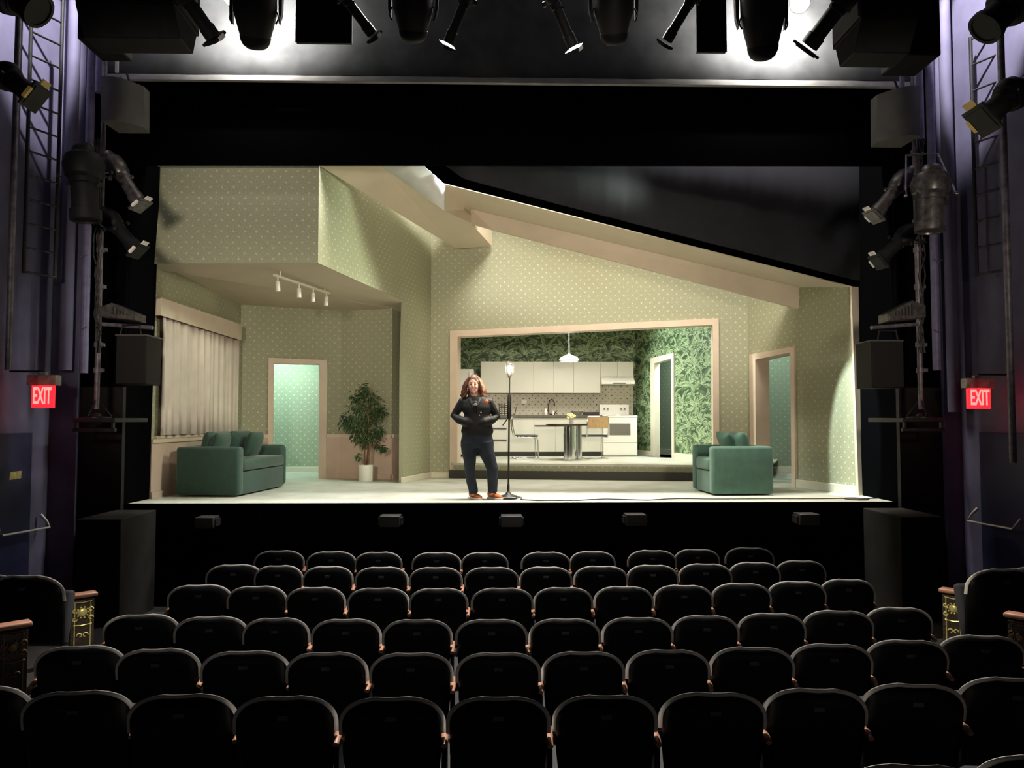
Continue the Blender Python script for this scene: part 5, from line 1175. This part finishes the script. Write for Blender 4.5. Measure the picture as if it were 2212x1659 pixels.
def drum(label, px0, px1, py0, py1, D, flip):
    """curved-front side loudspeaker on the boom, tilted down a little"""
    a, b = at(px0, py1, D), at(px1, py0, D); W_, H_ = b.x - a.x, b.z - a.z; c = Vector(((a.x + b.x) / 2, D, a.z)); t = thing('side_loudspeaker', label, 'loudspeaker', tuple(c), 0, 'curved loudspeakers on the side booms')
    mb = MB(); n = 14; pts = []
    for k in range(n + 1):
        u = k / n; pts.append((-W_ / 2 + W_ * u, -.10 * math.sin(PI * u) + (.10 * u if not flip else .10 * (1 - u))))
    lo = [mb.vert((x, y, .04 * abs(x / W_ - (.5 if not flip else -.5)))) for x, y in pts]; hi = [mb.vert((x, y - .03, H_ - .07 * (u if not flip else 1 - u))) for (x, y), u in zip(pts, [k / n for k in range(n + 1)])]
    for k in range(n): mb.face((lo[k], lo[k + 1], hi[k + 1], hi[k]))
    b0 = mb.vert((W_ / 2 * .8, .34, .02)); b1 = mb.vert((-W_ / 2 * .8, .34, .02)); t0 = mb.vert((W_ / 2 * .8, .32, H_ - .03)); t1 = mb.vert((-W_ / 2 * .8, .32, H_ - .03))
    mb.face(lo + [b0, b1]); mb.face(hi + [t0, t1]); mb.face((lo[-1], hi[-1], t0, b0)); mb.face((lo[0], b1, t1, hi[0])); mb.face((b0, t0, t1, b1)); mb.build('cabinet', 'grille', t, smooth=50)
    sx = -1 if flip else 1
    mb = MB(); mb.tube([(0, .15, H_ - .02), (-.1 * sx, .18, H_ + .08), (-.30 * sx, .33, H_ + .10)], .016, 8); mb.tube([(.05, .1, H_ - .02), (.0, .1, H_ + .12)], .014, 8); mb.build('bracket', 'steel', t, smooth=50)
def boom(S):
    """S = +1: left boom; -1: right boom (positions mirrored through mx)"""
    left = S > 0; sd = 'left' if left else 'right'
    mx = (lambda x: x) if left else (lambda x: 2207 - x)
    BX = 208 if left else 1990
    off = 0 if left else (lambda x: x)
    D = 9.25
    x, z0, z1 = vpipe(BX, 60 if left else 90, 884, D, .03, 'main %s boom pipe carrying the side stage lights' % sd, 'rust', None, (100, 330, 480, 540, 620, 745, 800))
    # base of the boom
    t = thing('pipe_stand', 'round flanged base under the %s boom pipe' % sd, 'stand base', (x, D, at(BX, 892, D).z))
    mb = MB(); mb.lathe([(-.06, .16), (-.045, .16), (-.04, .06), (.0, .035)], (0, 0, 0), n=20); mb.build('flange', 'steel', t, smooth=40)
    mb = MB()
    for k in range(3): a = k * 2.1 + .4; mb.tube([(.16 * math.cos(a), .16 * math.sin(a), -.04), (.0, 0, .18)], .008, 6)
    mb.build('brace', 'steel', t, smooth=50)
    # shelf that carries base
    a = at(BX - 45, 893, 9.1); b = at(BX + 45, 893, 9.1); za = at(BX, 892, D).z - .06
    mb = MB(); mb.box((a.x, 9.05, za - .05), (b.x, 9.9, za)); o = mb.build('boom_bracket', 'steel', bevel=.005); tag(o, 'steel shelf holding the %s boom base' % sd, 'bracket')
    mb = MB(); mb.box((a.x, 9.05, za - .16), (b.x, 9.1, za - .12)); mb.box((a.x + .02, 9.05, za - .13), (a.x + .04, 9.1, za - .05)); mb.box((b.x - .04, 9.05, za - .13), (b.x - .02, 9.1, za - .05)); mb.build('rail', 'steel', o)
    # purple ducts behind
    for k, (px_, y0, y1, r, lab) in enumerate(((178 if left else 2027, -60, 806 if left else 800, .050, 'thick violet conduit beside the %s boom' % sd), (138 if left else 2062, -60, 800 if left else 890, .075, 'broad violet duct on the %s house wall' % sd))):
        vpipe(px_, y0, y1, 9.6 if k == 0 else 9.7, r, lab, 'navy' if k else 'duct', 'conduits beside the %s boom' % sd)
        if k == 0:
            for yy in ((555, 710) if left else (565, 717)):
                q = at(px_, yy, 9.54); mb = MB(); mb.tube([(q.x - .055, 9.54, q.z + .03), (q.x, 9.53, q.z - .01), (q.x + .055, 9.54, q.z + .03)], .005, 6); o = mb.build('conduit_strap', 'rust', smooth=50); tag(o, 'thin v-shaped strap %s on the %s thick conduit' % ('higher' if yy < 600 else 'lower', sd), 'strap', 'straps on the %s conduit' % sd)
    g2 = 'stage lights on the %s boom' % sd
    if left:
        drum('curved grey loudspeaker high on the left boom', 218, 305, 168, 268, 8.9, False)
        ers('spotlight', 'black spotlight on the left boom, highest of those pointing at the stage', at(236, 335, 9.0), at(306, 447, 8.9), .085, 'rustm', g2, yoke=tuple(at(212, 380, 9.1)))
        ers('spotlight', 'black spotlight on the left boom, below the highest one', at(222, 455, 9.0), at(300, 545, 8.9), .085, 'blackm', g2, yoke=tuple(at(209, 480, 9.22)))
        ers('spotlight', 'dark wide spotlight hanging straight down on the left boom', at(180, 320, 8.4), at(186, 490, 8.4), .16, 'blackm', g2, tabs=None, frame=False, yoke=tuple(at(207, 372, 9.1)))
        ers('spotlight', 'dark lamp near the top left corner, in front of the ladder', at(10, -30, 6.8), at(92, 30, 6.8), .16, 'blackm', 'stage lights at the left edge', tabs=None, frame=False, yoke=tuple(at(-10, -60, 6.8)))
        ers('spotlight', 'dark spotlight crossing in front of the left ladder', at(-5, 150, 6.8), at(78, 212, 6.8), .10, 'blackm', 'stage lights at the left edge', tabs='gelt', frame=True, yoke=tuple(at(-20, 120, 6.8)))
        hexbox('hanging_black_box', 166, -20, 238, 83, 7.6, .5, 'black box hanging below the big top left box', 'box', 'blackm')
        q = [at(236, 36, 7.7), at(250, 50, 7.7), at(254, 70, 7.7), at(239, 82, 7.7)]; mb = MB(); mb.prism(q, (0, .01, 0)); o = mb.build('white_shutter_plate', 'tab'); tag(o, 'small bright plate on the black box at upper left', 'plate')
        vpipe(234, -60, 156, 9.3, .022, 'short bright pipe above the left loudspeaker', 'tab'); vpipe(196, -60, 200, 9.5, .045, 'pale pipe section left of the left boom', 'duct')
        bx = (162, 340, 735)
        vpipe(14, -60, 800, 7.9, .03, 'long rough pipe at the left edge of the picture', 'rust'); 
    else:
        drum('curved grey loudspeaker high on the right boom', 1903, 1985, 188, 300, 8.9, True)
        ers('spotlight', 'black spotlight on the right boom, highest of those pointing at the stage', at(1965, 368, 9.0), at(1885, 470, 8.9), .085, 'rustm', g2, yoke=tuple(at(1990, 400, 9.1)))
        ers('spotlight', 'black spotlight on the right boom, below the highest one', at(1975, 490, 9.0), at(1895, 568, 8.9), .085, 'blackm', g2, yoke=tuple(at(1990, 520, 9.22)))
        ers('spotlight', 'dark wide spotlight hanging straight down on the right boom', at(2012, 365, 8.4), at(2008, 512, 8.4), .16, 'rustm', g2, tabs=None, frame=False, yoke=tuple(at(1990, 330, 9.1)))
        ers('spotlight', 'dark lamp at upper right, in front of the ladder', at(2200, -10, 6.8), at(2120, 70, 6.8), .16, 'blackm', 'stage lights at the right edge', tabs=None, frame=False, yoke=tuple(at(2215, -60, 6.8)))
        ers('spotlight', 'dark spotlight crossing in front of the right ladder', at(2205, 185, 6.8), at(2120, 262, 6.8), .12, 'blackm', 'stage lights at the right edge', tabs='gelt', frame=True, yoke=tuple(at(2225, 150, 6.8)))
        hexbox('hanging_black_box', 1955, -20, 2030, 118, 7.6, .5, 'black box hanging below the big top right box', 'box', 'blackm')
        q = [at(1953, 75, 7.7), at(1948, 117, 7.7), at(1932, 104, 7.7), at(1938, 86, 7.7)]; mb = MB(); mb.prism(q, (0, .01, 0)); o = mb.build('white_shutter_plate', 'tab'); tag(o, 'small bright plate on the black box at upper right', 'plate')
        vpipe(1966, -60, 186, 9.3, .03, 'pale pipe above the right loudspeaker', 'duct'); vpipe(2005, -60, 300, 9.4, .04, 'pale pipe section right of the right boom', 'duct')
        vpipe(2186, -60, 1000, 7.9, .035, 'long rough pipe near the right edge of the picture', 'rust')
    # ribbed cyc light and hanging black box lower on the boom
    if left: A = (215, 300, 655, 690); BX0 = (248, 317, 724, 830)
    else: A = (1915, 1995, 650, 692); BX0 = (1884, 1952, 736, 838)
    t = thing('flood_light', 'ribbed flood light low on the %s boom' % sd, 'stage light', tuple(at((A[0] + A[1]) / 2, A[3], 9.0)), 0, g2)
    a, b = at(A[0], A[3], 9.0), at(A[1], A[2], 9.0); tip = 1 if left else -1
    xs_, xe = (a.x, b.x) if left else (b.x, a.x); hgt = b.z - a.z
    mb = MB(); mb.prism([(xs_, 8.95, a.z + .03), (xe, 8.95, a.z - .02), (xe, 8.95, a.z + hgt * .35), (xs_ + (xe - xs_) * .35, 8.95, b.z), (xs_, 8.95, b.z - .06)], (0, .25, 0)); mb.build('housing', 'rustm', t, world=True, bevel=.01)
    for k in range(6): mb = MB(); xx = xs_ + (xe - xs_) * (.4 + .085 * k); mb.box((xx, 8.935, a.z + .05), (xx + .012, 8.95, b.z - .05 - .02 * k)); mb.build('rib', 'steel', t, world=True)
    arm = thing('cross_pipe', 'short horizontal arm holding the hanging speaker on the %s boom' % sd, 'pipe', (x, D, at(BX, 705, D).z))
    e = at(330 if left else 1882, 708, 9.1); mb = MB(); mb.tube([(x, D, at(BX, 700, D).z), (e.x, 9.1, e.z)], .024, 10); mb.build('tube', 'rust', arm, world=True, smooth=50)
    o = thing('boom_loudspeaker', 'black box loudspeaker hanging low beside the %s boom' % sd, 'loudspeaker', tuple(at((BX0[0] + BX0[1]) / 2, BX0[3], 9.0)), 0, 'box loudspeakers hanging beside the booms')
    hexbox('cabinet', BX0[0], BX0[2], BX0[1], BX0[3], 9.0, .4, '', '', 'boxk', .012, o)
    hexbox('top_plate', BX0[0], BX0[2] - 2, BX0[1], BX0[2] + 1.5, 8.99, .42, '', '', 'plate', .002, o)
    p0, p1 = at(BX0[0] + 12, BX0[2], 9.1), at(BX0[1] - 12, BX0[2], 9.1); mb = MB(); mb.tube([p0, p0 + Vector((.02, 0, .12)), p1 + Vector((-.02, 0, .12)), p1], .01, 8); mb.build('handle', 'steel', o, world=True, smooth=50)
    # cables bundled around the boom
    rnd = random.Random(3 if left else 9); cb = MB()
    for k in range(5):
        pts = []
        for q in range(12):
            yy = 300 + q * 42; pz_ = at(BX + rnd.uniform(-6, 10), yy, D - .05); pts.append(pz_)
        cb.tube(pts, .009, 6)
    o = cb.build('cable_bundle', 'rustm', smooth=60); tag(o, 'loose black cables hanging down the %s boom' % sd, 'cable')
M['duct'] = mat('violet_conduit', (.16, .14, .26), .5, var=.2, scale=12)
M['rustm'] = mat('scuffed_black_metal', (.10, .09, .09), .35, metal=.5, var=.5, scale=18)
M['gelt'] = mat('amber_tape', (.7, .5, .15), .5)
boom(1); boom(-1)
# ------------------------------------------------------------------ exit signs
def exitsign(px0, px1, py0, py1, D, lab, hb):
    a, b = at(px0, py1, D), at(px1, py0, D); rz = .0; c = Vector(((a.x + b.x) / 2, D, a.z)); W_, H_ = (b.x - a.x), (b.z - a.z)
    t = thing('exit_sign', lab, 'exit sign', tuple(c), 0, 'red exit signs')
    mb = MB(); mb.box((-W_ / 2, 0, 0), (W_ / 2, .05, H_)); mb.build('panel', 'exit', t, bevel=.003)
    f = bpy.data.curves.new('lettering', 'FONT'); f.body = 'EXIT'; f.align_x = 'CENTER'; f.align_y = 'CENTER'; f.size = H_ * .92; f.extrude = .003; f.offset = .004
    tmp = bpy.data.objects.new('lettering', f); C.objects.link(tmp); dg = bpy.context.evaluated_depsgraph_get(); me = bpy.data.meshes.new_from_object(tmp.evaluated_get(dg)); bpy.data.objects.remove(tmp)
    o = bpy.data.objects.new('lettering', me); C.objects.link(o); me.materials.clear(); me.materials.append(M['exitl']); o.parent = t; o.location = (0, -.004, H_ * .5); o.rotation_euler = (PI / 2, 0, 0)
    bb = [v.co.x for v in me.vertices]; s = W_ * .84 / (max(bb) - min(bb)); by = [v.co.y for v in me.vertices]; s2 = H_ * .74 / (max(by) - min(by)); me.transform(Matrix.Diagonal((s, s2, 1, 1)))
    mb = MB(); e = at(hb[0], hb[3], D), at(hb[1], hb[2], D); mb.box((e[0].x - c.x, -.03, H_ - .005), (e[1].x - c.x, .09, H_ + (e[1].z - e[0].z))); mb.build('housing', 'grille2', t, bevel=.006)
    mb = MB(); mb.box((-.05, .0, H_ + (e[1].z - e[0].z)), (.03, .06, H_ + (e[1].z - e[0].z) + .035)); mb.build('junction_box', 'grille2', t, bevel=.004)
    point('exit_glow', (c.x, D - .12, c.z + .06), 1.6, (1, .02, .04), .08)
    xx = c.x + (-.39 if c.x < 0 else .39)
    mb = MB(); mb.tube([(0, .03, H_ + .1), (0, .03, H_ + .16), (xx - c.x, .03, H_ + .16)], .012, 8); mb.build('support_arm', 'steel', t, smooth=50)
M['grille2'] = mat('scuffed_beige_metal', (.42, .38, .34), .4, metal=.3, var=.3, scale=20)
exitsign(67, 115, 832, 881, 8.9, 'red exit sign on the left house wall', (60, 124, 812, 834))
exitsign(2093, 2140, 838, 883, 8.9, 'red exit sign on the right house wall', (2085, 2147, 817, 838))
# ------------------------------------------------------------------ house doors with push bars
for sd, W, y0_, y1_, bar in (('left', Wall((xlo, 8.0), (xlo, 9.9)), 8.05, 9.35, ((4, 1157), (107, 1139), (88, 1112), (-4, 1140))), ('right', Wall((xro, 8.0), (xro, 9.9)), 8.05, 9.35, ((2187, 1143), (2090, 1125), (2112, 1098), (2205, 1122)))):
    zd0 = FZ(8.7); n_ = W.n; s = 1 if sd == 'left' else -1
    t = thing('house_door' if False else 'exit_door', 'blue exit door with a bright push bar in the %s house wall' % sd, 'door', (W.a.x, 8.7, zd0))
    mb = slab(W, [(.05, zd0), (1.42, zd0), (1.42, zd0 + 2.2), (.05, zd0 + 2.2)], [], .05, .003); mb.build('door_panel', 'door', t, world=True, bevel=.006) if 'door' in M else (M.__setitem__('door', mat('deep_blue_door_paint', (.030, .032, .085), .5, var=.25, scale=3)), mb.build('door_panel', 'door', t, world=True, bevel=.006))
    P4 = []
    for (x, y) in bar[:2]: q = W.px(x, y, .16); P4.append(W.pt(q, .16))
    for (x, y), r_ in zip(bar[2:], (P4[1], P4[0])): q = W.px(x, y, .05); P4.append(W.pt(q, .05))
    mb = MB(); mb.tube([P4[2], P4[2].lerp(P4[1], .5) + Vector((s * .02, 0, 0)), P4[1], P4[0], P4[3]], [.02, .014, .013, .013, .018], 10); mb.build('push_bar', 'alu', t, world=True, smooth=50)
    if sd == 'left':
        mb = slab(W, [W.px(20, 1037, .055), W.px(46, 1033, .055), W.px(46, 1017, .055), W.px(22, 1020, .055)], [], .056, .05); mb.build('label_plate', 'brass', t, world=True)
